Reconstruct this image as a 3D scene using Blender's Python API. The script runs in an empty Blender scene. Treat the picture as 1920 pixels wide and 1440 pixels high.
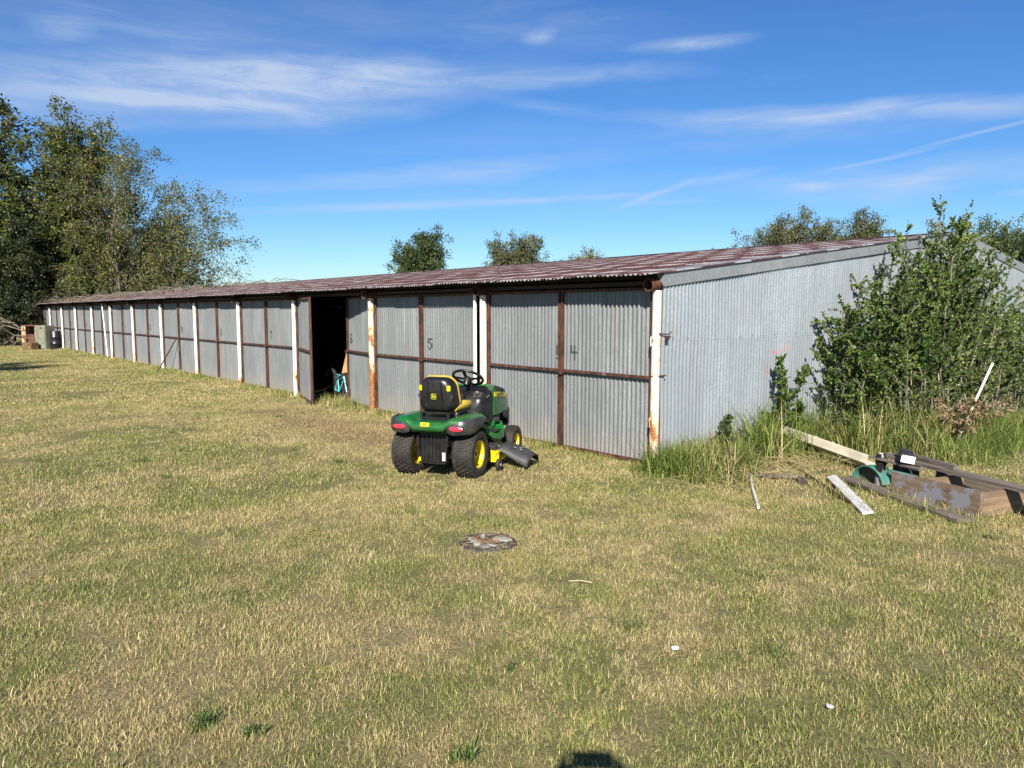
import bpy, bmesh, math, random
import numpy as np
from mathutils import Vector, Matrix, noise as mnoise
R = math.radians
PI = math.pi
rng = np.random.default_rng(7)
random.seed(7)
S = bpy.context.scene
COL = S.collection

# ------------------------------------------------------------------ camera, world, sun, exposure
CAM = Vector((5.283, -6.696, 1.75))
FWD = Vector((-0.7599, 0.6500, 0.0))          # horizontal heading of the view
RGT = Vector((0.6500, 0.7599, 0.0))
cd = bpy.data.cameras.new('camera'); cam = bpy.data.objects.new('camera', cd); COL.objects.link(cam)
cam.location = CAM
cd.sensor_fit = 'HORIZONTAL'; cd.sensor_width = 36.0; cd.lens = 36.0 * 1387.0 / 1920.0
cd.clip_start = 0.05; cd.clip_end = 3000
PITCH = R(5.56)
look = (FWD * math.cos(PITCH) + Vector((0, 0, -math.sin(PITCH))))
cam.rotation_euler = look.to_track_quat('-Z', 'Y').to_euler()
S.camera = cam

SUN_EL, SUN_AZ = R(32.3), R(136.6)            # azimuth clockwise from +Y
sd = bpy.data.lights.new('sun', 'SUN'); sd.energy = 5.0; sd.angle = R(0.53); sd.color = (1.0, 0.93, 0.82)
sun = bpy.data.objects.new('sun', sd); COL.objects.link(sun)
sdir = Vector((math.sin(SUN_AZ) * math.cos(SUN_EL), math.cos(SUN_AZ) * math.cos(SUN_EL), math.sin(SUN_EL)))
sun.rotation_euler = (-sdir).to_track_quat('-Z', 'Y').to_euler(); sun.location = (8, -10, 12)

W = bpy.data.worlds.new('World'); S.world = W; W.use_nodes = True
wt = W.node_tree; wn = wt.nodes; wl = wt.links
bg = wn['Background']
sky = wn.new('ShaderNodeTexSky'); sky.sky_type = 'NISHITA'; sky.sun_disc = False
sky.sun_elevation = SUN_EL; sky.sun_rotation = SUN_AZ
sky.altitude = 200; sky.air_density = 1.0; sky.dust_density = 0.35; sky.ozone_density = 3.2
bg.inputs[1].default_value = 0.052

def wmath(op, a, b=None, c=None, clamp=False):
    n = wn.new('ShaderNodeMath'); n.operation = op; n.use_clamp = clamp
    for i, v in enumerate((a, b, c)):
        if v is None: continue
        if isinstance(v, (int, float)): n.inputs[i].default_value = v
        else: wl.new(v, n.inputs[i])
    return n.outputs[0]
def wdot(a, vec):
    n = wn.new('ShaderNodeVectorMath'); n.operation = 'DOT_PRODUCT'; wl.new(a, n.inputs[0]); n.inputs[1].default_value = vec
    return n.outputs['Value']
tc = wn.new('ShaderNodeTexCoord'); D = tc.outputs['Generated']
dx, dy, dz = wdot(D, RGT), wdot(D, FWD), wdot(D, (0, 0, 1))
az = wmath('ARCTAN2', dx, dy)                                   # bearing from the view heading, radians
el = wmath('ARCSINE', dz)
comb = wn.new('ShaderNodeCombineXYZ'); wl.new(az, comb.inputs[0]); wl.new(el, comb.inputs[1])
def wnoise(scale_xyz, scale, detail, rough=0.6, rot=0.0, dist=0.0):
    m = wn.new('ShaderNodeMapping'); m.inputs['Scale'].default_value = scale_xyz; m.inputs['Rotation'].default_value = (0, 0, rot)
    wl.new(comb.outputs[0], m.inputs[0])
    t = wn.new('ShaderNodeTexNoise'); t.inputs['Scale'].default_value = scale; t.inputs['Detail'].default_value = detail
    t.inputs['Roughness'].default_value = rough; t.inputs['Distortion'].default_value = dist
    wl.new(m.outputs[0], t.inputs[0]); return t.outputs['Fac']
warp = wmath('SUBTRACT', wnoise((1, 2.2, 1), 5.0, 2), 0.5)
fine = wnoise((2.0, 14, 1), 4.0, 5, 0.68, 0.10, 0.6)
fine2 = wnoise((1, 5, 1), 3.0, 2, 0.6, -0.15)
cw = wn.new('ShaderNodeCombineXYZ'); wl.new(az, cw.inputs[0]); wl.new(wmath('MULTIPLY_ADD', warp, 0.045, el), cw.inputs[1])
cw2 = wn.new('ShaderNodeCombineXYZ'); wl.new(az, cw2.inputs[0]); wl.new(wmath('MULTIPLY_ADD', warp, 0.008, el), cw2.inputs[1])
def sph(px, py):                                                # bearing and elevation of a direction seen in the view
    r, d = (px - 960), (py - 720)
    f = 1387.0
    v = (r, f * math.cos(PITCH) - d * math.sin(PITCH), -d * math.cos(PITCH) - f * math.sin(PITCH))
    return math.atan2(v[0], v[1]), math.atan2(v[2], math.hypot(v[0], v[1]))
# wisps: ends (photo bearing), half width, strength, edge fraying
wisps = [(-260, 150, 900, 150, 42, .62, 1.0), (300, 112, 870, 150, 24, .42, 1.0), (180, 182, 520, 200, 9, .50, .8), (-200, 40, 700, 60, 60, .20, 1.0),
         (60, 52, 170, 60, 14, .25, 1.0), (900, 152, 1280, 128, 13, .34, 1.0), (985, 70, 1040, 58, 12, .30, .8), (1200, 92, 1400, 68, 9, .42, .9),
         (640, 15, 1300, 70, 34, .13, 1.0), (940, 190, 1130, 212, 9, .22, 1.0), (1240, 222, 2200, 165, 15, .50, .9), (1300, 250, 1900, 205, 24, .14, 1.0),
         (440, 352, 1120, 298, 15, .30, 1.0), (470, 395, 980, 376, 7, .46, .8), (900, 380, 1190, 366, 5, .36, .6), (1160, 390, 1300, 340, 5, .38, .4),
         (1290, 345, 1440, 318, 7, .22, .6), (1470, 348, 2100, 300, 22, .34, 1.0), (1480, 350, 1560, 346, 7, .34, .6), (1640, 346, 1760, 338, 7, .34, .6),
         (1880, 362, 1990, 355, 5, .3, .6), (430, 345, 1900, 322, 30, .12, 1.0), (1200, 383, 1330, 378, 4, .18, .5), (540, 262, 1500, 240, 34, .08, 1.0)]
total = None
def wisp(x0, y0, x1, y1, hw, src):
    a0, e0 = sph(x0, y0); a1, e1 = sph(x1, y1)
    m = wn.new('ShaderNodeMapping'); m.vector_type = 'TEXTURE'; wl.new(src.outputs[0], m.inputs[0])
    m.inputs['Location'].default_value = ((a0 + a1) / 2, (e0 + e1) / 2, 0); m.inputs['Rotation'].default_value = (0, 0, math.atan2(e1 - e0, a1 - a0))
    m.inputs['Scale'].default_value = (math.hypot(a1 - a0, e1 - e0) * .72, hw / 1387.0 * 1.6, 1)
    g = wn.new('ShaderNodeTexGradient'); g.gradient_type = 'SPHERICAL'; wl.new(m.outputs[0], g.inputs[0])
    return g.outputs['Fac']
for (x0, y0, x1, y1, hw, st, fr) in wisps:
    v = wisp(x0, y0, x1, y1, hw, cw if hw > 10 else cw2)
    total = wmath('MULTIPLY', v, st * 1.35) if total is None else wmath('MULTIPLY_ADD', v, st * 1.35, total)
trail = wmath('ADD', wisp(1560, 318, 1760, 276, 2.6, cw2), wisp(1700, 283, 2060, 190, 2.6, cw2))
body = wmath('MULTIPLY', total, wmath('MULTIPLY_ADD', fine, 2.1, -0.25, clamp=True))
body = wmath('MULTIPLY', body, wmath('MULTIPLY_ADD', fine2, 1.0, 0.5))
body = wmath('ADD', body, wmath('MULTIPLY', trail, 0.42))
# faint general cirrus over the whole sky
veil = wmath('MULTIPLY', wmath('SUBTRACT', wmath('MULTIPLY', fine, fine2), 0.27, clamp=True), 0.30)
body = wmath('ADD', body, veil)
body = wmath('MINIMUM', wmath('MAXIMUM', body, 0.0), 0.8)
gate = wmath('GREATER_THAN', el, 0.0)
body = wmath('MULTIPLY', body, gate)
hsv = wn.new('ShaderNodeHueSaturation'); hsv.inputs['Saturation'].default_value = 1.12; hsv.inputs['Hue'].default_value = 0.5; wl.new(sky.outputs[0], hsv.inputs['Color'])
# air colour: the blue deepens from the horizon upwards
cr = wn.new('ShaderNodeValToRGB'); wl.new(wmath('MAXIMUM', el, 0.0), cr.inputs[0])
cr.color_ramp.elements[0].position = 0.0; cr.color_ramp.elements[0].color = (.96, 1.13, 1.25, 1)
cr.color_ramp.elements[1].position = 0.55; cr.color_ramp.elements[1].color = (.62, .90, 1.28, 1)
e_ = cr.color_ramp.elements.new(.16); e_.color = (.66, .96, 1.26, 1)
tint = wn.new('ShaderNodeMixRGB'); tint.blend_type = 'MULTIPLY'; tint.inputs[0].default_value = 1.0; wl.new(hsv.outputs[0], tint.inputs[1]); wl.new(cr.outputs[0], tint.inputs[2])
mx = wn.new('ShaderNodeMixRGB'); wl.new(body, mx.inputs[0]); wl.new(tint.outputs[0], mx.inputs[1]); mx.inputs[2].default_value = (5.6, 6.6, 8.4, 1)
wl.new(mx.outputs[0], bg.inputs[0])
S.view_settings.view_transform = 'Standard'; S.view_settings.look = 'None'; S.view_settings.exposure = 1.0; S.view_settings.gamma = 1.0
S.view_settings.use_curve_mapping = False
S.cycles.max_bounces = 5; S.cycles.diffuse_bounces = 2; S.cycles.glossy_bounces = 2; S.cycles.transparent_max_bounces = 8

# ------------------------------------------------------------------ material helpers
class NT:
    def __init__(s, name):
        s.m = bpy.data.materials.new(name); s.m.use_nodes = True
        s.t = s.m.node_tree; s.n = s.t.nodes; s.l = s.t.links; s.b = s.n['Principled BSDF']
    def node(s, t, **k):
        n = s.n.new(t)
        for a, v in k.items(): setattr(n, a, v)
        return n
    def put(s, sock, v):
        if isinstance(v, bpy.types.NodeSocket): s.l.new(v, sock)
        elif isinstance(v, (tuple, list)) and sock.type == 'RGBA': sock.default_value = (*v[:3], 1)
        else: sock.default_value = v
    def obj(s): return s.node('ShaderNodeTexCoord').outputs['Object']
    def pos(s): return s.node('ShaderNodeNewGeometry').outputs['Position']
    def sep(s, v):
        n = s.node('ShaderNodeSeparateXYZ'); s.l.new(v, n.inputs[0]); return n.outputs
    def map(s, v, scale=(1, 1, 1), loc=(0, 0, 0), rot=(0, 0, 0)):
        n = s.node('ShaderNodeMapping'); s.l.new(v, n.inputs[0]); n.inputs['Scale'].default_value = scale
        n.inputs['Location'].default_value = loc; n.inputs['Rotation'].default_value = rot; return n.outputs[0]
    def noise(s, v, scale, detail=4, rough=.55, dist=0):
        n = s.node('ShaderNodeTexNoise'); s.l.new(v, n.inputs[0]); n.inputs['Scale'].default_value = scale
        n.inputs['Detail'].default_value = detail; n.inputs['Roughness'].default_value = rough; n.inputs['Distortion'].default_value = dist
        return n.outputs['Fac']
    def vor(s, v, scale, feat='F1', out='Color'):
        n = s.node('ShaderNodeTexVoronoi', feature=feat); s.l.new(v, n.inputs[0]); n.inputs['Scale'].default_value = scale; return n.outputs[out]
    def math(s, op, a, b=None, c=None, clamp=False):
        n = s.node('ShaderNodeMath', operation=op, use_clamp=clamp)
        for i, v in enumerate((a, b, c)):
            if v is not None: s.put(n.inputs[i], v)
        return n.outputs[0]
    def ramp(s, f, a, b, lo=0., hi=1.):
        n = s.node('ShaderNodeMapRange'); s.put(n.inputs[0], f)
        for i, v in enumerate((a, b, lo, hi)): n.inputs[i + 1].default_value = v
        n.interpolation_type = 'SMOOTHSTEP'; return n.outputs[0]
    def mix(s, f, a, b, mode='MIX'):
        n = s.node('ShaderNodeMixRGB', blend_type=mode); s.put(n.inputs[0], f); s.put(n.inputs[1], a); s.put(n.inputs[2], b); return n.outputs[0]
    def bump(s, h, strength=.3, dist=.01):
        n = s.node('ShaderNodeBump'); s.put(n.inputs['Height'], h); n.inputs['Strength'].default_value = strength; n.inputs['Distance'].default_value = dist
        s.l.new(n.outputs[0], s.b.inputs['Normal'])
    def attr(s, name):
        n = s.node('ShaderNodeAttribute', attribute_name=name); return n.outputs
    def set(s, **k):
        nm = dict(col='Base Color', rough='Roughness', metal='Metallic', spec='Specular IOR Level', coat='Coat Weight', alpha='Alpha', trans='Transmission Weight')
        for a, v in k.items(): s.put(s.b.inputs[nm[a]], v)
        return s.m

def plain(name, col, rough=.6, metal=0, var=.18, scale=12, spec=.5, coat=0, bump=0, dust=0):
    t = NT(name); o = t.obj(); f = t.noise(o, scale, 5)
    dark = tuple(c * (1 - var) for c in col); lite = tuple(min(1, c * (1 + var)) for c in col)
    c = t.mix(t.ramp(f, .3, .7), dark, lite)
    if dust:
        dm = t.math('MULTIPLY', t.ramp(t.noise(o, 7, 6, .7), .42, .70), dust)
        c = t.mix(dm, c, (.15, .13, .085)); rough = t.math('MULTIPLY_ADD', dm, .5, rough - .05)
        t.set(col=c, rough=rough, metal=metal, spec=spec, coat=coat)
    else: t.set(col=c, rough=t.math('MULTIPLY_ADD', f, .2, rough - .1), metal=metal, spec=spec, coat=coat)
    if bump: t.bump(t.noise(o, scale * 6, 5), bump, .004)
    return t.m

def galv(name, base, rough=.42, metal=.45, gable=False):
    t = NT(name); p = t.pos(); g = t.node('ShaderNodeObjectInfo').outputs['Random']
    sp = t.vor(t.map(p, (1, 1, .6)), 120)
    spg = t.sep(sp)[0]
    big = t.noise(t.map(p, (1, 1, .35)), 2.2, 5, .6)
    streak = t.noise(t.map(p, (9, 9, .5)), 2.0, 5, .6)
    c = t.mix(t.math('MULTIPLY', spg, 1.0), tuple(b * .80 for b in base), tuple(b * 1.14 for b in base))
    c = t.mix(t.ramp(big, .35, .7), c, tuple(b * .80 for b in base))
    c = t.mix(t.math('MULTIPLY', t.ramp(streak, .50, .75), .38), c, (.34, .36, .36))
    c = t.mix(t.math('MULTIPLY', g, .42), c, tuple(b * .66 for b in base))
    # sparse vertical rust runs and specks
    rs = t.noise(t.map(p, (14, 14, .22)), 1.0, 3, .5)
    rm = t.math('MULTIPLY', t.ramp(rs, .63, .74), .6)
    c = t.mix(rm, c, (.30, .17, .09))
    dirt = t.math('MULTIPLY', t.ramp(t.math('ADD', t.sep(p)[2], t.math('MULTIPLY', big, .5)), .75, .18), .45)
    c = t.mix(dirt, c, (.24, .21, .17))
    speck = t.ramp(t.vor(p, 55, out='Distance'), .07, .03)
    gate = t.ramp(t.noise(p, 6, 2), .62, .66)
    c = t.mix(t.math('MULTIPLY', t.math('MULTIPLY', speck, gate), .8), c, (.85, .85, .82))
    if gable:
        def blot(cy, cz, ry, rz, lo, hi, k):
            s = t.sep(p)
            a = t.math('DIVIDE', t.math('SUBTRACT', s[1], cy), ry); b = t.math('DIVIDE', t.math('SUBTRACT', s[2], cz), rz)
            q = t.math('ADD', t.math('MULTIPLY', a, a), t.math('MULTIPLY', b, b))
            n = t.noise(t.map(p, (1, 1, .6)), lo, 6, .75)
            g_ = t.math('EXPONENT', t.math('MULTIPLY', q, -1.0))
            return t.math('MULTIPLY', t.ramp(t.math('MULTIPLY_ADD', g_, .42, t.math('SUBTRACT', n, .42)), hi, hi + .05), k)
        c = t.mix(blot(2.30, 1.21, .09, .05, 38, .40, .7), c, (.62, .05, .04))
        c = t.mix(blot(2.58, 1.25, .45, .16, 34, .47, .35), c, (.50, .07, .05))
        c = t.mix(blot(2.15, .98, .30, .26, 36, .48, .3), c, (.42, .09, .06))
    t.set(col=c, rough=t.math('MULTIPLY_ADD', spg, .14, rough), metal=metal)
    t.bump(t.noise(t.map(p, (1, 1, .5)), 3.5, 4), .6, .03)
    return t.m

def rust_steel(name, level=.5, pale=.25):
    t = NT(name); o = t.pos()
    a = t.noise(t.map(o, (1, 1, .4)), 14, 6, .65); b = t.noise(t.map(o, (1, 1, .2)), 7, 4, .6)
    c = t.mix(t.ramp(a, .35, .68), (.032, .014, .011), (.115, .045, .022))
    c = t.mix(t.math('MULTIPLY', t.ramp(b, .62, .74), pale * 2), c, (.30, .23, .17))
    t.set(col=c, rough=.78, metal=.1); t.bump(a, .3, .003)
    return t.m

def white_post(name, level, speck=.5):
    t = NT(name); o = t.pos(); oi = t.node('ShaderNodeObjectInfo').outputs['Random']
    oo = t.node('ShaderNodeVectorMath', operation='ADD'); t.l.new(o, oo.inputs[0]); cc = t.node('ShaderNodeCombineXYZ'); t.put(cc.inputs[0], t.math('MULTIPLY', oi, 30.)); t.l.new(cc.outputs[0], oo.inputs[1]); v = oo.outputs[0]
    n = t.noise(t.map(v, (1, 1, .45)), 9, 7, .68); sp = t.noise(v, 60, 3, .6)
    z = t.sep(o)[2]
    low = t.ramp(z, 1.7, .0, -.06, .16)
    m = t.ramp(t.math('ADD', n, low), .64 - level, .70 - level)
    c = t.mix(t.noise(v, 3, 4), ((.70, .68, .62) if speck < .5 else (.46, .44, .39)), ((.82, .80, .75) if speck < .5 else (.62, .60, .55)))
    c = t.mix(t.ramp(t.math('ADD', n, low), .56 - level, .64 - level), c, (.62, .44, .24))
    c = t.mix(m, c, t.mix(t.ramp(sp, .4, .6), (.36, .17, .06), (.14, .05, .025)))
    c = t.mix(t.math('MULTIPLY', t.ramp(sp, .68, .72), speck), c, (.10, .07, .05))
    t.set(col=c, rough=.5); t.bump(n, .25, .003)
    return t.m

def wood(name, c1, c2, scale=1, rough=.75, paint=None, axis=0):
    t = NT(name); o = t.obj()
    sc = [26, 26, 26]; sc[axis] = 1.3
    g = t.noise(t.map(o, tuple(sc)), 1.0 * scale, 6, .65, .4)
    big = t.noise(o, 3, 4)
    c = t.mix(t.ramp(g, .32, .68), c1, c2)
    c = t.mix(t.math('MULTIPLY', t.ramp(big, .5, .72), .4), c, tuple(x * .55 for x in c1))
    if paint:
        m = t.ramp(t.noise(o, paint[1], 6, .7), paint[2], paint[2] + .05)
        c = t.mix(m, c, paint[0])
    t.set(col=c, rough=rough); t.bump(g, .35, .003)
    return t.m

M = {}
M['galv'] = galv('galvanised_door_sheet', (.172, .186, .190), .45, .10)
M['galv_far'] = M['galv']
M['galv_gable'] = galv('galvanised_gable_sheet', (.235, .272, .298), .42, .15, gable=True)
M['rust'] = rust_steel('rusty_angle_iron', .5, .22)
M['rust_pale'] = rust_steel('rusty_angle_iron_with_old_paint', .5, .5)
M['post_a'] = white_post('white_painted_pipe', -.08, .3)
M['post_b'] = white_post('white_pipe_peeling', .03, 1.0)
M['post_c'] = white_post('white_pipe_rust_stained', .15, .8)
M['black_paint'] = plain('black_stencil_paint', (.02, .02, .022), .7)
M['dark_steel'] = plain('dark_steel', (.035, .028, .024), .8)

def roof_material():
    t = NT('weathered_roof_metal'); p = t.pos(); s = t.sep(p)
    n1 = t.noise(p, 5, 5, .7); n2 = t.noise(t.map(p, (6, 1.2, 1)), 2.4, 5, .65); n3 = t.noise(p, .35, 3)
    wob = t.math('MULTIPLY', t.math('SUBTRACT', n1, .5), .55)
    fy = t.math('FRACT', t.math('ADD', t.math('DIVIDE', s[1], 1.12), wob))
    fx = t.math('FRACT', t.math('ADD', t.math('DIVIDE', s[0], .66), t.math('MULTIPLY', wob, .7)))
    row = t.math('MULTIPLY', t.ramp(fy, .10, .16), t.ramp(fy, .52, .46))
    colm = t.math('MULTIPLY', t.ramp(fx, .14, .20), t.ramp(fx, .84, .78))
    light = t.math('MULTIPLY', row, colm)
    light = t.math('MAXIMUM', light, t.ramp(t.math('ADD', n2, t.math('MULTIPLY', n3, .3)), .78, .84))
    light = t.math('MULTIPLY', light, t.ramp(n1, .28, .42, .25, 1))
    edge = t.ramp(t.math('ADD', s[1], t.math('MULTIPLY', n2, .5)), .12, -.02)
    light = t.math('MAXIMUM', light, t.math('MULTIPLY', edge, t.ramp(n2, .42, .52)))
    rust = t.mix(t.ramp(n2, .35, .65), (.048, .019, .015), (.115, .050, .040))
    grey = t.mix(n1, (.20, .19, .19), (.42, .40, .39))
    c = t.mix(t.math('MULTIPLY', light, .92), rust, grey)
    t.set(col=c, rough=.62, metal=.08, spec=.4)
    return t.m
M['roof'] = roof_material()

def leaf_mat(name, cols, rough=.5, trans=.30, attr='rnd', patch=None):
    """foliage: colour picked per leaf from the attribute, part diffuse part translucent"""
    t = NT(name); a = t.attr(attr)['Fac']
    r = t.node('ShaderNodeValToRGB'); cr = r.color_ramp; cr.interpolation = 'CONSTANT' if False else 'LINEAR'
    while len(cr.elements) < len(cols): cr.elements.new(.5)
    for i, (pp, c) in enumerate(cols): cr.elements[i].position = pp; cr.elements[i].color = (*c, 1)
    t.l.new(a, r.inputs[0]); c = r.outputs[0]
    t.set(col=c, rough=rough, spec=.35)
    tr = t.node('ShaderNodeBsdfTranslucent'); t.l.new(t.mix(1.0, c, (1.0, 1.05, .7), 'MULTIPLY'), tr.inputs[0])
    m = t.node('ShaderNodeMixShader'); m.inputs[0].default_value = trans
    t.l.new(t.b.outputs[0], m.inputs[1]); t.l.new(tr.outputs[0], m.inputs[2])
    t.l.new(m.outputs[0], t.n['Material Output'].inputs[0])
    return t.m

def lawn_fraction(t, p):
    """how green the lawn is at a spot (0 straw, 1 green)"""
    a = t.noise(t.map(p, (1, 1, 0)), .62, 4, .6, .5); b = t.noise(t.map(p, (1, 1, 0)), 2.6, 4, .65); c = t.noise(t.map(p, (1, 1, 0)), .13, 2)
    v = t.math('ADD', t.math('MULTIPLY', a, .55), t.math('ADD', t.math('MULTIPLY', b, .50), t.math('MULTIPLY', c, .15)))
    s = t.sep(p)
    # worn straw strip in front of the doors between the open bay and the mower
    def spot(cx, cy, rx, ry, ang):
        dx_ = t.math('SUBTRACT', s[0], cx); dy_ = t.math('SUBTRACT', s[1], cy)
        ca_, sa_ = math.cos(ang), math.sin(ang)
        u = t.math('DIVIDE', t.math('ADD', t.math('MULTIPLY', dx_, ca_), t.math('MULTIPLY', dy_, sa_)), rx)
        w = t.math('DIVIDE', t.math('SUBTRACT', t.math('MULTIPLY', dy_, ca_), t.math('MULTIPLY', dx_, sa_)), ry)
        return t.math('EXPONENT', t.math('MULTIPLY', t.math('ADD', t.math('MULTIPLY', u, u), t.math('MULTIPLY', w, w)), -1.0))
    dry = t.math('MULTIPLY', spot(-4.6, -1.55, 3.4, .75, 0.0), .26)
    dry = t.math('ADD', dry, t.math('MULTIPLY', spot(2.0, -4.4, 1.3, .35, 1.15), .10))
    dry = t.math('ADD', dry, t.math('MULTIPLY', spot(.2, -3.6, 1.2, .5, .3), .05))
    return t.math('SUBTRACT', v, dry), spot(-4.6, -1.45, 3.2, .60, 0.0)

def grass_material(name, straw_gain=1.0, green_bias=0.0, gcol=((.070, .095, .022), (.34, .38, .095))):
    t = NT(name); p = t.pos(); rnd = t.attr('rnd')['Fac']; rn2 = t.attr('rn2')['Fac']
    fr, b = lawn_fraction(t, p)
    thr = t.ramp(fr, .50, .70, .06, .70)
    if green_bias: thr = t.math('ADD', thr, green_bias)
    isg = t.ramp(t.math('SUBTRACT', thr, rnd), -.05, .05)
    straw = t.mix(rn2, (.24, .19, .08), (.76, .65, .32))
    straw = t.mix(t.math('MULTIPLY', t.ramp(rn2, .80, .90), .7), straw, (.20, .12, .07))
    straw = t.mix(t.math('MULTIPLY', b, .6), straw, t.mix(rn2, (.14, .085, .05), (.42, .29, .17)))
    green = t.mix(rn2, *gcol)
    c = t.mix(isg, straw, green)
    t.set(col=c, rough=.55, spec=.3)
    tr = t.node('ShaderNodeBsdfTranslucent'); t.l.new(c, tr.inputs[0])
    m = t.node('ShaderNodeMixShader'); m.inputs[0].default_value = .28
    t.l.new(t.b.outputs[0], m.inputs[1]); t.l.new(tr.outputs[0], m.inputs[2]); t.l.new(m.outputs[0], t.n['Material Output'].inputs[0])
    return t.m

def soil_material():
    t = NT('lawn_thatch'); p = t.pos(); fr, b = lawn_fraction(t, p)
    n = t.noise(p, 40, 6, .75); n2 = t.noise(t.map(p, (1, 1, 0)), 160, 3, .7)
    g = t.ramp(fr, .50, .69)
    c = t.mix(g, (.27, .225, .115), (.165, .165, .065)); c = t.mix(t.math('MULTIPLY', b, .7), c, (.20, .13, .08))
    c = t.mix(t.ramp(n, .35, .65), t.mix(.72, c, (.045, .038, .02)), c)
    c = t.mix(t.math('MULTIPLY', t.ramp(n2, .5, .75), .5), c, (.45, .38, .20))
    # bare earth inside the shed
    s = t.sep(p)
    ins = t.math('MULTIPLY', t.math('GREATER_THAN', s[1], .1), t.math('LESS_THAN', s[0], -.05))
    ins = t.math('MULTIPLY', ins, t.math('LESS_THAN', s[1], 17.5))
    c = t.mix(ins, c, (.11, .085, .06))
    t.set(col=c, rough=.95, spec=.1); t.bump(n, .6, .03)
    return t.m
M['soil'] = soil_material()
M['grass'] = grass_material('lawn_blades')
M['grass_tall'] = grass_material('tall_grass_blades', green_bias=.22)

# ------------------------------------------------------------------ mesh helpers
def mesh_obj(name, verts, faces, mat=None, parent=None, smooth=False, mats=None, midx=None):
    me = bpy.data.meshes.new(name); me.from_pydata([tuple(v) for v in verts], [], [tuple(f) for f in faces]); me.update()
    for m in (mats or ([mat] if mat else [])): me.materials.append(m)
    if midx is not None: me.polygons.foreach_set('material_index', np.array(midx, dtype=np.int32))
    if smooth: me.polygons.foreach_set('use_smooth', np.ones(len(me.polygons), dtype=bool))
    o = bpy.data.objects.new(name, me); COL.objects.link(o)
    if parent: o.parent = parent
    return o

def fast_mesh(name, V, loops, starts, mats, attrs=None, parent=None, link=True, smooth=False, midx=None):
    """numpy arrays to a mesh; starts = first loop of each face"""
    me = bpy.data.meshes.new(name)
    me.vertices.add(len(V)); me.vertices.foreach_set('co', np.asarray(V, dtype=np.float32).ravel())
    me.loops.add(len(loops)); me.loops.foreach_set('vertex_index', np.asarray(loops, dtype=np.int32))
    me.polygons.add(len(starts)); me.polygons.foreach_set('loop_start', np.asarray(starts, dtype=np.int32))
    if midx is not None: me.polygons.foreach_set('material_index', np.asarray(midx, dtype=np.int32))
    if smooth: me.polygons.foreach_set('use_smooth', np.ones(len(starts), dtype=bool))
    me.update(calc_edges=True); me.validate()
    for k, a in (attrs or {}).items():
        at = me.attributes.new(k, 'FLOAT', 'POINT'); at.data.foreach_set('value', np.asarray(a, dtype=np.float32))
    for m in mats: me.materials.append(m)
    if not link: return me
    o = bpy.data.objects.new(name, me); COL.objects.link(o)
    if parent: o.parent = parent
    return o

def tag(o, label=None, cat=None, group=None, kind=None):
    if label: o['label'] = label
    if cat: o['category'] = cat
    if group: o['group'] = group
    if kind: o['kind'] = kind
    return o
def empty(name, loc=(0, 0, 0), rz=0, **k):
    e = bpy.data.objects.new(name, None); COL.objects.link(e); e.location = loc; e.rotation_euler = (0, 0, rz); e.empty_display_size = .2
    return tag(e, **k)
def inst(name, me, parent=None, loc=(0, 0, 0), rot=(0, 0, 0), scale=(1, 1, 1)):
    o = bpy.data.objects.new(name, me); COL.objects.link(o)
    if parent: o.parent = parent
    o.location = loc; o.rotation_euler = rot; o.scale = scale
    return o

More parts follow.
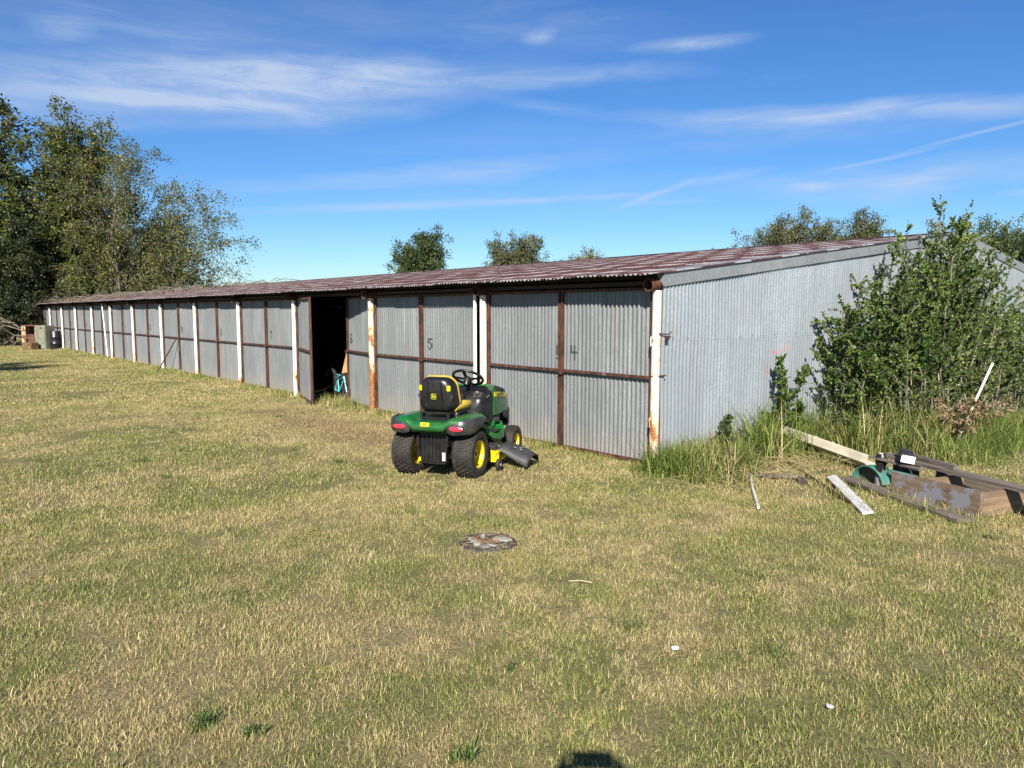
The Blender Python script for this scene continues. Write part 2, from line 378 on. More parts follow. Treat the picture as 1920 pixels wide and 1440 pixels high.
class MB:
    def __init__(s): s.v = []; s.f = []; s.mi = []; s.cur = 0
    def add(s, vs, fs):
        b = len(s.v); s.v += [Vector(v) for v in vs]; s.f += [[b + i for i in f] for f in fs]; s.mi += [s.cur] * len(fs); return s
    def mat(s, i): s.cur = i; return s
    def box(s, c, d, rot=None, ch=0.0):
        """box with centre c and full size d; ch = edge chamfer"""
        hx, hy, hz = d[0] / 2, d[1] / 2, d[2] / 2
        rm = Matrix.Identity(3) if rot is None else (rot if isinstance(rot, Matrix) else Matrix.Rotation(rot[2], 3, 'Z') @ Matrix.Rotation(rot[1], 3, 'Y') @ Matrix.Rotation(rot[0], 3, 'X'))
        if ch <= 0:
            vs = [Vector((x * hx, y * hy, z * hz)) for x in (-1, 1) for y in (-1, 1) for z in (-1, 1)]
            fs = [(0, 1, 3, 2), (4, 6, 7, 5), (0, 4, 5, 1), (2, 3, 7, 6), (0, 2, 6, 4), (1, 5, 7, 3)]
        else:
            bm = bmesh.new(); bmesh.ops.create_cube(bm, size=1, matrix=Matrix.Diagonal((d[0], d[1], d[2], 1)))
            bmesh.ops.bevel(bm, geom=bm.edges[:], offset=min(ch, min(d) * .45), segments=2, affect='EDGES')
            vs = [v.co.copy() for v in bm.verts]; bm.verts.index_update(); fs = [[v.index for v in f.verts] for f in bm.faces]; bm.free()
        c = Vector(c); return s.add([c + rm @ v for v in vs], fs)
    def bar(s, a, b, w, h=None, up=(0, 0, 1)):
        a, b = Vector(a), Vector(b); h = h or w; d = (b - a); L = d.length; d.normalize()
        x = d.cross(Vector(up))
        if x.length < 1e-4: x = d.cross(Vector((1, 0, 0)))
        x.normalize(); z = x.cross(d)
        rm = Matrix((x, d, z)).transposed()
        return s.box((a + b) / 2, (w, L, h), rm)
    def tube(s, pts, r, n=8, cap=True):
        pts = [Vector(p) for p in pts]; rs = r if isinstance(r, (list, tuple)) else [r] * len(pts)
        rings = []; vs = []; fs = []
        prev = None
        for i, p in enumerate(pts):
            d = (pts[min(i + 1, len(pts) - 1)] - pts[max(i - 1, 0)]).normalized()
            if prev is None:
                x = d.orthogonal().normalized()
            else:
                x = (prev - d * prev.dot(d)); x = x.normalized() if x.length > 1e-6 else d.orthogonal().normalized()
            prev = x; y = d.cross(x)
            for k in range(n):
                a = 2 * PI * k / n; vs.append(p + (x * math.cos(a) + y * math.sin(a)) * rs[i])
        for i in range(len(pts) - 1):
            for k in range(n):
                k2 = (k + 1) % n; fs.append((i * n + k, i * n + k2, (i + 1) * n + k2, (i + 1) * n + k))
        if cap:
            fs.append(tuple(range(n - 1, -1, -1))); fs.append(tuple(range((len(pts) - 1) * n, len(pts) * n)))
        return s.add(vs, fs)
    def lathe(s, prof, n=24, axis='Z', c=(0, 0, 0), rot=None, closed=False):
        """prof = [(radius, height)] around the axis"""
        vs = []; fs = []
        for (r, h) in prof:
            for k in range(n):
                a = 2 * PI * k / n; x, y = r * math.cos(a), r * math.sin(a)
                v = {'Z': (x, y, h), 'X': (h, x, y), 'Y': (x, h, y)}[axis]
                vs.append(Vector(v))
        if rot is not None: vs = [rot @ v for v in vs]
        c = Vector(c); vs = [v + c for v in vs]
        m = len(prof)
        for i in range(m - 1 + (1 if closed else 0)):
            j = (i + 1) % m
            for k in range(n):
                k2 = (k + 1) % n; fs.append((i * n + k, i * n + k2, j * n + k2, j * n + k))
        return s.add(vs, fs)
    def loft(s, rings, cap=True, close=True):
        n = len(rings[0]); vs = [v for r in rings for v in r]; fs = []
        for i in range(len(rings) - 1):
            for k in range(n if close else n - 1):
                k2 = (k + 1) % n; fs.append((i * n + k, i * n + k2, (i + 1) * n + k2, (i + 1) * n + k))
        if cap: fs.append(tuple(range(n - 1, -1, -1))); fs.append(tuple(range((len(rings) - 1) * n, len(rings) * n)))
        return s.add(vs, fs)
    def build(s, name, mat, parent=None, smooth=False, auto=None, bevel=0, fix=True):
        mats = mat if isinstance(mat, (list, tuple)) else [mat]
        o = mesh_obj(name, s.v, s.f, mats=mats, midx=s.mi, parent=parent)
        if fix:
            bm = bmesh.new(); bm.from_mesh(o.data); bmesh.ops.recalc_face_normals(bm, faces=bm.faces[:])
            if smooth:
                for f in bm.faces: f.smooth = True
                ang = auto or R(35)
                for e in bm.edges:
                    if len(e.link_faces) == 2 and e.calc_face_angle(0) > ang: e.smooth = False
            bm.to_mesh(o.data); bm.free()
        if bevel:
            m = o.modifiers.new('edge', 'BEVEL'); m.width = bevel; m.segments = 2; m.limit_method = 'ANGLE'; m.angle_limit = R(40)
        return o

# ------------------------------------------------------------------ corrugated sheets
PITCHC, AMP = 0.0677, 0.0105
def corr_mesh(name, width, z0, ztop, mat, seg=6, rows=3, wob=.002, seed=0, gx=0.0, amp=None):
    """sheet in the local x-z plane, facing -y; ztop may be a function of x"""
    nx = max(4, int(round(width / PITCHC * seg))); xs = np.linspace(0, width, nx + 1)
    top = np.array([ztop(x) for x in xs]) if callable(ztop) else np.full(nx + 1, ztop)
    r = np.random.default_rng(seed); ph = (1.0, 2.0, 3.0) if gx else r.uniform(0, 6, 3); amp = amp or AMP
    V = []
    for j in range(rows + 1):
        z = z0 + (top - z0) * j / rows
        y = -amp * np.cos(2 * PI * xs / PITCHC) + wob * np.sin(z * 2.1 + ph[0] + (xs + gx) * 3) + wob * np.sin(z * 4.7 + ph[1] + (xs + gx) * 1.3)
        V.append(np.stack([xs, y, z], 1))
    V = np.concatenate(V); n = nx + 1
    F = [(j * n + i, j * n + i + 1, (j + 1) * n + i + 1, (j + 1) * n + i) for j in range(rows) for i in range(nx)]
    me = bpy.data.meshes.new(name); me.from_pydata(V.tolist(), [], F); me.materials.append(mat)
    me.polygons.foreach_set('use_smooth', np.ones(len(F), dtype=bool)); me.update()
    return me

# ------------------------------------------------------------------ ground
def ground_z(x, y):
    t = min(max((y - 1.0) / 12.0, 0), 1); s = min(max((x + .3) / .5, 0), 1)
    far = min(max((y - 13) / 30, 0), 1)
    return -.03 - .28 * t * t * (3 - 2 * t) * s
def build_ground():
    xs = np.concatenate([[-1500, -600, -200, -100], np.arange(-60, -6, 2.0), np.arange(-6, 14, .35), [14.5, 18, 25, 40, 100, 400, 1500]])
    ys = np.concatenate([[-1500, -500, -100, -40], np.arange(-20, -8, 1.5), np.arange(-8, 16, .35), [17, 20, 26, 40, 80, 160, 500, 1500]])
    nx, ny = len(xs), len(ys); V = []
    for y in ys:
        for x in xs:
            z = ground_z(x, y)
            if -20 < x < 14 and -10 < y < 16: z += .018 * mnoise.noise(Vector((x * .9, y * .9, 0)))
            V.append((x, y, z))
    F = [(j * nx + i, j * nx + i + 1, (j + 1) * nx + i + 1, (j + 1) * nx + i) for j in range(ny - 1) for i in range(nx - 1)]
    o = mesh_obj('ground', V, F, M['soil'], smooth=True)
    tag(o, kind='structure', label='dry mown lawn of mixed straw and green grass')
def gz(x, y):
    z = ground_z(x, y)
    if -20 < x < 14 and -10 < y < 16: z += .018 * mnoise.noise(Vector((x * .9, y * .9, 0)))
    return z
build_ground()

# ------------------------------------------------------------------ the shed
POSTX = [0.0, -3.12, -6.32, -9.53, -12.67, -15.90, -19.12, -22.45, -25.62, -28.80, -32.05, -35.20, -38.35, -41.45]
EAVE_Z, RIDGE_Z, RIDGE_Y, OVER = 2.145, 3.215, 8.77, .36
SL = (RIDGE_Z - EAVE_Z) / (RIDGE_Y + OVER)
def roof_z(y): return EAVE_Z + SL * (y + OVER) if y <= RIDGE_Y else EAVE_Z + SL * (2 * RIDGE_Y - y + OVER)
SHED = empty('storage_shed', (0, 0, 0), label='long low shed of weathered corrugated metal with a row of paired doors and rusty roof', cat='shed')

def P(name, mb, mat, parent, **k): return mb.build(name, mat, parent, **k)

# roof
roof = MB().box((-20.7, 8.77, 3.12), (41.2, .10, .06)).build('roof', M['dark_steel'], SHED)      # ridge purlin carries the sheets
roof['label'] = 'low gable roof of corrugated sheets streaked red with rust'
slope_len = math.hypot(RIDGE_Y + OVER, RIDGE_Z - EAVE_Z) + .02
SH_W = PITCHC * 10
def roof_sheet_mesh(seed, w):
    nx = int(10 * 6 * (w / SH_W)); xs = np.linspace(0, w, nx + 1); r = np.random.default_rng(seed)
    ysr = np.array([0, .5, 3, 6, slope_len]); V = []
    for y in ysr:
        z = AMP * 1.15 * np.cos(2 * PI * xs / PITCHC) + (r.uniform(-.006, .006) if y < .2 else 0) + r.uniform(-.004, .004)
        V.append(np.stack([xs, np.full_like(xs, y), z], 1))
    V = np.concatenate(V); n = nx + 1
    F = [(j * n + i, j * n + i + 1, (j + 1) * n + i + 1, (j + 1) * n + i) for j in range(len(ysr) - 1) for i in range(nx)]
    me = bpy.data.meshes.new('roof_sheet'); me.from_pydata(V.tolist(), [], F); me.materials.append(M['roof'])
    me.polygons.foreach_set('use_smooth', np.ones(len(F), dtype=bool)); me.update(); return me
rms = [roof_sheet_mesh(k, SH_W + .02) for k in range(4)]
tilt = math.atan(SL)
nsh = int(41.75 / SH_W)
x = .125 - SH_W
for k in range(nsh + 1):
    inst('sheet', rms[k % 4], roof, (x, -OVER + random.uniform(-.012, .012), EAVE_Z + .012 + (k % 2) * .003), (tilt + random.uniform(-.0006, .0006), 0, 0))
    inst('sheet', rms[(k + 1) % 4], roof, (x + SH_W, 2 * RIDGE_Y + OVER, EAVE_Z + .012 + (k % 2) * .003), (tilt, 0, PI))
    x -= SH_W
P('ridge_cap', MB().box((-20.75, 8.60, 3.232), (41.5, .36, .004), (tilt, 0, 0)).box((-20.75, 8.94, 3.232), (41.5, .36, .004), (-tilt, 0, 0)), M['roof'], roof)
# purlins under the roof
for y in (.10, 1.3, 2.9, 4.5, 6.1, 7.7):
    P('purlin', MB().box((-20.75, y, roof_z(y) - .045), (41.3, .05, .055)), M['dark_steel'], roof)
# eave flashing boards of the two gables, in lengths
def trim_mat():
    t = NT('galvanised_flashing'); p = t.pos(); v = t.sep(t.vor(p, 70))[0]; n = t.noise(p, 3, 5, .6); s = t.noise(p, 45, 4, .7)
    c = t.mix(v, (.17, .19, .20), (.27, .29, .30)); c = t.mix(t.math('MULTIPLY', t.ramp(n, .45, .7), .5), c, (.33, .34, .34))
    c = t.mix(t.math('MULTIPLY', t.ramp(s, .62, .7), .5), c, (.20, .19, .17))
    t.set(col=c, rough=.5, metal=.25); return t.m
M['trim'] = trim_mat()
segs = [(-.07, 3.1), (3.1, 5.95), (5.95, RIDGE_Y), (RIDGE_Y, 11.8), (11.8, 14.8), (14.8, 17.88)]
for i, (ya, yb) in enumerate(segs):
    mb = MB(); d = .175
    xo = .118 + (i % 2) * .003
    za, zb = roof_z(ya) + .026, roof_z(yb) + .026
    mb.add([(xo, ya, za - d), (xo, yb, zb - d), (xo, yb, zb), (xo, ya, za), (xo - .004, ya, za - d), (xo - .004, yb, zb - d), (xo - .004, yb, zb), (xo - .004, ya, za)],
           [(0, 1, 2, 3), (4, 7, 6, 5), (0, 4, 5, 1), (3, 2, 6, 7), (0, 3, 7, 4), (1, 5, 6, 2)])
    mb.add([(xo, ya, za), (xo, yb, zb), (xo - .16, yb, zb + .003), (xo - .16, ya, za + .003)], [(0, 1, 2, 3)])
    mb.add([(xo, ya, za - d), (xo, yb, zb - d), (xo - .022, yb, zb - d - .012), (xo - .022, ya, za - d - .012)], [(0, 1, 2, 3)])
    if i == 0: mb.add([(xo - .001, ya - .001, za - d), (xo - .001, ya - .001, za), (xo - .10, ya - .001, za - .002), (xo - .10, ya - .001, za - .05)], [(0, 1, 2, 3)])
    P('flashing', mb, M['trim'], roof, fix=False)

# gable wall at x = 0
gable = MB().box((.03, 8.77, 1.0), (.05, 17.4, .06)).build('gable_wall', M['dark_steel'], SHED)
gable['label'] = 'pale galvanised gable wall of upright corrugated sheets'
yy = -.075; k = 0
while yy < 17.5:
    w = min(SH_W + .02, 17.53 - yy)
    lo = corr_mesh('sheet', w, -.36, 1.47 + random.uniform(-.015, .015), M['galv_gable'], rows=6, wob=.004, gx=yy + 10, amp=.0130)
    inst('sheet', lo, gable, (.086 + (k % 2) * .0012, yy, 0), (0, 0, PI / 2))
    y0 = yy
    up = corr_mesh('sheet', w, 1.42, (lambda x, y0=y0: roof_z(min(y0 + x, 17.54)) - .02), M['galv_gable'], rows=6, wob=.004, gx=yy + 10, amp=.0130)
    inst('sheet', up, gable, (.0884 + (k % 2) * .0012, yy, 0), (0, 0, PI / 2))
    yy += SH_W; k += 1
# nail heads on the lap
mb = MB()
for i in range(60):
    y = .14 + i * PITCHC * 4
    mb.box((.100, y, 1.455 + random.uniform(-.01, .01)), (.012, .012, .012))
nl = P('nail', mb, M['rust_pale'], gable); nl['kind'] = 'stuff'
# back and far walls
def wall_sheets(parent, x0, y0, rz, length, top, name='sheet', mat=None):
    n = int(length / SH_W) + 1
    meshes = [corr_mesh('sheet', SH_W + .02, -.1, top, M['galv'], seg=4, rows=1, seed=900 + q) for q in range(2)]
    for q in range(n):
        inst(name, meshes[q % 2], parent, (x0 + math.cos(rz) * q * SH_W, y0 + math.sin(rz) * q * SH_W, 0), (0, 0, rz))
bw = MB().box((-20.7, 17.5, 1.0), (41.2, .05, .06)).build('back_wall', M['dark_steel'], SHED)
wall_sheets(bw, 0, 17.56, PI, 41.4, 2.185)
fw = MB().box((-41.40, 8.77, 1.0), (.05, 17.3, .06)).build('far_gable_wall', M['dark_steel'], SHED)
yy = 17.60
while yy > 0:
    w = SH_W + .02 if yy - SH_W > 0 else yy
    me = corr_mesh('sheet', w, -.1, (lambda x, y0=yy: roof_z(max(y0 - x, 0)) + .012), M['galv'], seg=4, rows=1, seed=5)
    inst('sheet', me, fw, (-41.46, yy, 0), (0, 0, -PI / 2)); yy -= SH_W

# posts, rafters, doors
def make_post(x, r, mat, top=1.99, lean=0, y=-.05, name='post'):
    mb = MB(); mb.tube([(x, y, -.12), (x + lean * .5, y, 1.0), (x + lean, y, top)], r, 14)
    return P(name, mb, mat, SHED, smooth=True)
RAFT_R = .072
for i, px in enumerate(POSTX):
    mat = {0: M['post_b'], 1: M['post_b'], 2: M['post_c']}.get(i, M['post_a'])
    p_ = make_post(px, .054 if i < 3 else .042, mat, lean=random.uniform(-.015, .015))
    if i == 0: p_['label'] = 'peeling white corner pipe with small welded loops'
    if i == 2: p_['label'] = 'pipe post with its lower half stained orange by rust'
    # rafter pipe lying on the post, open end out
    y0 = -.20; mb = MB(); n = 16
    z0 = roof_z(y0) - .118; z1 = roof_z(RIDGE_Y) - .118
    a, b = Vector((px, y0, z0)), Vector((px, RIDGE_Y, z1)); c = Vector((px, 2 * RIDGE_Y - y0, z0)); d = (b - a).normalized()
    mb.tube([a, b, c], RAFT_R, n, cap=False)
    mb.tube([a + d * .0, a + d * .25], RAFT_R - .009, n, cap=False)
    up = d.cross(Vector((1, 0, 0))).normalized(); vs = []
    for rr in (RAFT_R, RAFT_R - .009):
        for q in range(n):
            an = 2 * PI * q / n; vs.append(a + (Vector((1, 0, 0)) * math.cos(an) + up * math.sin(an)) * rr)
    mb.add(vs, [(q, (q + 1) % n, n + (q + 1) % n, n + q) for q in range(n)])
    mb.tube([a + d * .22, a + d * .23], RAFT_R - .008, n, cap=True)
    P('rafter', mb, M['rust_pale'] if i == 0 else M['rust'], SHED, smooth=True)
make_post(-3.285, .026, M['post_a'], top=2.05, y=-.075, name='thin_post')['label'] = 'slim white pipe beside the second post'
make_post(-25.95, .022, M['post_a'], top=2.05, y=-.13, lean=-.55, name='leaning_pipe')['label'] = 'thin white pipe leaning on the doors'
for z in (1.42, .5):                                            # welded loops on the corner post
    P('loop', MB().tube([(-.005, -.112, z + .055), (.0, -.135, z + .05), (.0, -.135, z - .05), (-.005, -.112, z - .055)], .007, 6), M['post_b'], SHED, smooth=True)
P('hook', MB().tube([(.03, -.06, 1.50), (.09, -.07, 1.51), (.15, -.02, 1.50), (.14, .05, 1.53)], .008, 6), M['rust_pale'], SHED)
P('hook', MB().tube([(.05, -.06, 1.03), (.14, -.03, 1.045)], .009, 6), M['rust_pale'], SHED)
P('tab', MB().box((.135, -.02, 1.46), (.03, .03, .05)), M['rust_pale'], SHED)
for wz in (1.43, 1.03): P('wire', MB().tube([(-.06, -.05, wz), (0, -.118, wz), (.065, -.05, wz + .005)], .0045, 5), M['rust'], SHED)
for px in POSTX[1:-1]: P('inner_post', MB().tube([(px, RIDGE_Y, 0), (px, RIDGE_Y, 3.05)], .05, 8), M['rust'], SHED, smooth=True)
# header above the doors
P('header', MB().box((-20.7, .02, 2.075), (41.3, .05, .05)), M['dark_steel'], SHED)
# cross walls inside
part = MB().box((-6.34, 8.7, 1.2), (.03, 17, .05)).build('partition', M['dark_steel'], SHED)
for px in (-6.34,):
    y = .35
    while y < 17.4:
        me = corr_mesh('sheet', SH_W + .02, 0, (lambda x, y0=y: roof_z(y0 + x) - .2), M['galv'], seg=4, rows=1, seed=3)
        inst('sheet', me, part, (px, y, 0), (0, 0, PI / 2)); y += SH_W

DIG = {'1': ["..#..", "..#..", "..#..", "..#..", "..#..", ".....", "..#.."],
       '4': ["#..#.", "#..#.", "#..#.", "##.##", "...#.", "...#.", "...#."],
       '5': ["##.##", "#....", "##.#.", "....#", "....#", "#...#", ".#.#."],
       '6': [".#.#.", "#....", "#....", "##.#.", "#...#", "#...#", ".#.#."],
       '7': ["##.##", "....#", "...#.", "...#.", "..#..", "..#..", "..#.."],
       '8': [".#.#.", "#...#", "#...#", ".#.#.", "#...#", "#...#", ".#.#."],
       '9': [".#.#.", "#...#", "#...#", ".#.##", "....#", "....#", ".#.#."],
       '0': [".#.#.", "#...#", "#...#", ".....", "#...#", "#...#", ".#.#."],
       '2': [".#.#.", "#...#", "....#", "...#.", "..#..", ".#...", "##.##"],
       '3': [".#.#.", "....#", "....#", "..#..", "....#", "....#", ".#.#."]}
def digit_mesh(ch, ox, z0, cw=.021, chh=.026, sheet_phase=0.0):
    vs, fs = [], []
    for r, row in enumerate(DIG[ch]):
        for c, q in enumerate(row):
            if q != '#': continue
            for s in range(3):
                xa = ox + c * cw + cw * s / 3; xb = xa + cw / 3; zt = z0 - r * chh; b = len(vs)
                for xx, zz in ((xa, zt - chh), (xb, zt - chh), (xb, zt), (xa, zt)):
                    vs.append((xx, -AMP * math.cos(2 * PI * (xx - sheet_phase) / PITCHC) - .0035, zz))
                fs.append((b, b + 1, b + 2, b + 3))
    return vs, fs

sheet_cache = {}
def sheet_me(w, v):
    key = (round(w, 3), v)
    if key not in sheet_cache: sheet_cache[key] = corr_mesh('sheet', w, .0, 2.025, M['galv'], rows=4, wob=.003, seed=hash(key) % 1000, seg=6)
    return sheet_cache[key]
def make_leaf(xl, xr, side, ang=0.0, digit=None, bottom=-.005, near=True, flip_seams=False):
    """door leaf between xl and xr; side 'L' hinges at xl, 'R' hinges at xr; opens by ang about the hinge"""
    W_ = xr - xl; hx = xl if side == 'L' else xr
    e = bpy.data.objects.new('door', None); COL.objects.link(e); e.parent = SHED; e.location = (hx, 0, 0); e.rotation_euler = (0, 0, ang)
    off = 0 if side == 'L' else -W_
    top = 2.035; st = .033
    rm_ = M['rust'] if random.random() < .6 else M['rust_pale']
    # each stile and rail
    for sx in (off + st / 2, off + W_ - st / 2):
        P('stile', MB().box((sx, -.012, (top + bottom) / 2), (st * random.uniform(.85, 1.05), .036, top - bottom)), M['rust_pale'] if random.random() < .35 else M['rust'], e)
    for z in (bottom + .02, 1.0 if True else 0, top - .02):
        mid = abs(z - 1.0) < .1
        P('rail', MB().box((off + W_ / 2, -.016 if mid else -.011, z), (W_ - 2 * st * 1.06 if not mid else W_ - 2 * st * 1.06, .034 if mid else .030, .034 if mid else .032)), M['rust'], e)
    # sheets: two full and a narrow rest
    x0 = off + .012; rest = W_ - .024
    ws = [SH_W, rest - SH_W] if rest < SH_W * 2 else [SH_W, SH_W, rest - 2 * SH_W]
    if flip_seams: ws = ws[::-1]
    first = x0
    for q, w in enumerate(ws):
        if w <= .03: continue
        inst('sheet', sheet_me(w + (.015 if q < len(ws) - 1 else 0), q % 2), e, (x0, .020 + (q % 2) * .0025, 0)); x0 += w
    if digit:
        ch, ox, z0 = digit
        vs, fs = digit_mesh(ch, ox + (0 if side == 'L' else 0), z0, sheet_phase=first)
        vs = [(a, b + .018, c) for a, b, c in vs]
        d = mesh_obj('number', vs, fs, M['black_paint'], e); d['label'] = 'stencilled black digit ' + ch
    for hz in (.31, 1.68): P('hinge', MB().tube([(0, -.03, hz - .06), (0, -.03, hz + .06)], .014, 8), M['rust'], e)
    if side == 'R': P('latch', MB().box((off + .02, -.045, .985), (.05, .03, .07)).tube([(off - .04, -.05, .975), (off + .07, -.05, .975)], .012, 8), M['rust'], e)
    return e
DIGITS = {0: ('1', '4'), 1: ('1', '5'), 2: (None, '6'), 3: (None, '7'), 4: (None, '8'), 5: (None, '9'), 6: ('2', '0'), 7: (None, '1'), 8: (None, '2'), 9: (None, '3'), 10: (None, '4')}
for b in range(13):
    xr, xl = POSTX[b] - .068, POSTX[b + 1] + .068
    if b == 0: xl = POSTX[1] + .068
    if b == 1: xr = POSTX[1] - .215
    mid = (xr + xl) / 2; dl, dr = DIGITS.get(b, (None, None))
    WL = mid - xl
    angL = angR = 0.0
    if b == 2: angL = -R(16.0); angR = -R(11.0)
    if b == 2: mid += .09
    make_leaf(xl, mid - .012 + (.04 if b == 2 else 0), 'L', angL, (dl, WL - .155, 1.32) if dl else None)
    make_leaf(mid + .012, xr, 'R', angR, (dr, -(xr - mid) + (.155 if b < 2 else .14), 1.33) if dr else None, flip_seams=b % 3 == 1)
P('brace', MB().tube([(-18.35, -.40, .0), (-17.62, -.06, .98)], .018, 8), M['rust'], SHED)['label'] = 'thin rusty prop leaning on a far door'

# ------------------------------------------------------------------ riding mower
GREEN = plain('green_machine_paint', (.005, .105, .019), .28, 0, .10, 5, coat=.3, dust=.22)
YEL = plain('yellow_machine_paint', (.62, .46, .006), .32, 0, .06, 5, coat=.2, dust=.18)
YELSOFT = plain('yellow_vinyl', (.52, .36, .05), .5, 0, .08, 8)
BLK = plain('black_moulded_plastic', (.008, .008, .009), .42, 0, .25, 10, bump=.05, dust=.07)
GRYP = plain('charcoal_plastic', (.024, .024, .028), .40, 0, .2, 8, dust=.25)
RUB = plain('tyre_rubber', (.015, .013, .011), .8, 0, .35, 20, bump=.2, dust=.20)
STEEL = plain('bare_steel', (.42, .41, .39), .4, .7, .2, 20)
WHT = plain('white_print', (.55, .55, .53), .5)
DGR = plain('dark_green_print', (.01, .10, .03), .5)
def red_lens():
    t = NT('red_reflector'); w = t.vor(t.obj(), 90, out='Distance')
    t.set(col=t.mix(w, (.50, .012, .03), (.75, .05, .08)), rough=.15, coat=.8); return t.m
RED = red_lens()

ang_m = math.atan2(.87, -.49) - PI / 2
MW = empty('riding_mower', (-1.31, -2.09, -.022), ang_m, label='green and yellow riding lawn mower with black seat parked before the doors', cat='riding mower')
def wheel(x, y, rad, wid, side, rim_r, nblk, blkrows):
    e = bpy.data.objects.new('wheel', None); COL.objects.link(e); e.parent = MW; e.location = (x, y, rad - .008)
    hw = wid / 2
    prof = [(rim_r, -hw * .80), (rim_r + .02, -hw * .93), (rad - .055, -hw * 1.0), (rad - .02, -hw * .93), (rad - .006, -hw * .78), (rad - .004, 0), (rad - .006, hw * .78), (rad - .02, hw * .93), (rad - .055, hw), (rim_r + .02, hw * .93), (rim_r, hw * .80)]
    mb = MB(); mb.lathe(prof, 40, 'X')
    # curved tread bars, staggered
    for r in range(blkrows):
        cx = (r - (blkrows - 1) / 2) * wid * .84 / blkrows
        for k in range(nblk):
            a = 2 * PI * (k + .5 * (r % 2)) / nblk
            dr = -.004 - .020 * (abs(cx) / hw) ** 3
            up = Vector((0, math.cos(a), math.sin(a))); tan = Vector((0, -math.sin(a), math.cos(a))); X = Vector((1, 0, 0))
            bl = wid * .84 / blkrows * .94; th = 2 * PI * rad / nblk * .46
            pts = []
            for u, bend in ((-.5, .25), (0, -.2), (.5, .25)):
                c = X * (cx + u * bl) + up * (rad + dr) + tan * (bend * th)
                pts.append([c - tan * th / 2 - up * .01, c + tan * th / 2 - up * .01, c + tan * th * .42 + up * .010, c - tan * th * .42 + up * .010])
            mb.loft(pts)
    tyre = P('tyre', mb, RUB, e, smooth=True, auto=R(30))
    s = side
    m2 = MB().lathe([(rim_r + .004, -hw * .82), (rim_r - .012, -hw * .78), (rim_r - .02, -hw * .5), (rim_r - .03, s * -hw * .0 - hw * .1), (rim_r - .035, s * hw * .15), (.05, s * hw * .32), (.05, s * hw * .5), (.0, s * hw * .5)], 32, 'X') if s > 0 else \
         MB().lathe([(.0, -hw * .5), (.05, -hw * .5), (.05, -hw * .32), (rim_r - .035, -hw * .15), (rim_r - .03, hw * .1), (rim_r - .02, hw * .5), (rim_r - .012, hw * .78), (rim_r + .004, hw * .82)], 32, 'X')
    if s > 0: m2.lathe([(rim_r - .03, hw * .1), (rim_r - .02, hw * .5), (rim_r - .012, hw * .78), (rim_r + .004, hw * .82)], 32, 'X')
    else: m2.lathe([(rim_r + .004, -hw * .82), (rim_r - .012, -hw * .78), (rim_r - .02, -hw * .5), (rim_r - .03, -hw * .1)], 32, 'X')
    P('rim', m2, YEL, e, smooth=True, fix=False)
    P('hub_cap', MB().lathe([(0, s * hw * .56), (.022, s * hw * .55), (.026, s * hw * .5)], 12, 'X'), BLK, e, smooth=True)
    P('valve', MB().tube([(s * hw * .45, 0, -rim_r * .72), (s * hw * .75, 0, -rim_r * .76)], .006, 6), BLK, e)
for sx in (-1, 1):
    wheel(sx * .362, 0, .258, .245, sx, .150, 30, 5)
    wheel(sx * .372, 1.27, .190, .155, sx, .098, 24, 4)
P('axle', MB().tube([(-.26, 0, .25), (.26, 0, .25)], .022, 10).box((-.22, 0, .25), (.05, .06, .05)).box((.22, 0, .25), (.05, .06, .05)), STEEL, MW, smooth=True)
P('front_axle', MB().tube([(-.31, 1.27, .19), (-.28, 1.27, .26), (.28, 1.27, .26), (.31, 1.27, .19)], .022, 8).box((0, 1.27, .29), (.3, .06, .08)), BLK, MW)
P('chassis', MB().box((-.17, .55, .40), (.03, 1.5, .12)).box((.17, .55, .40), (.03, 1.5, .12)).box((0, .1, .36), (.30, .34, .26), ch=.02).box((0, 1.25, .40), (.36, .05, .14)), BLK, MW)
# rear ribbed plate with bent lower lip
mb = MB().box((.012, -.175, .355), (.29, .012, .36))
for k in range(6): mb.box((-.101 + k * .045, -.186, .355), (.016, .016, .33), ch=.004)
mb.box((.012, -.205, .168), (.31, .075, .012)).box((-.137, -.165, .36), (.012, .05, .36)).box((.16, -.165, .36), (.012, .05, .36))
pl = P('rear_plate', mb, BLK, MW)
for k in range(4): P('bolt', MB().lathe([(0, -.2), (.007, -.199), (.008, -.19)], 8, 'Y', (-.10 + k * .066, 0, .515)), STEEL, pl)
P('sticker', MB().box((.135, -.199, .235), (.036, .003, .09)), WHT, pl)
P('bracket', MB().tube([(.195, -.12, .42), (.21, -.14, .34), (.205, -.12, .22)], .012, 6).box((.205, -.1, .30), (.03, .05, .1)).box((-.2, -.1, .30), (.03, .05, .2)), BLK, MW)

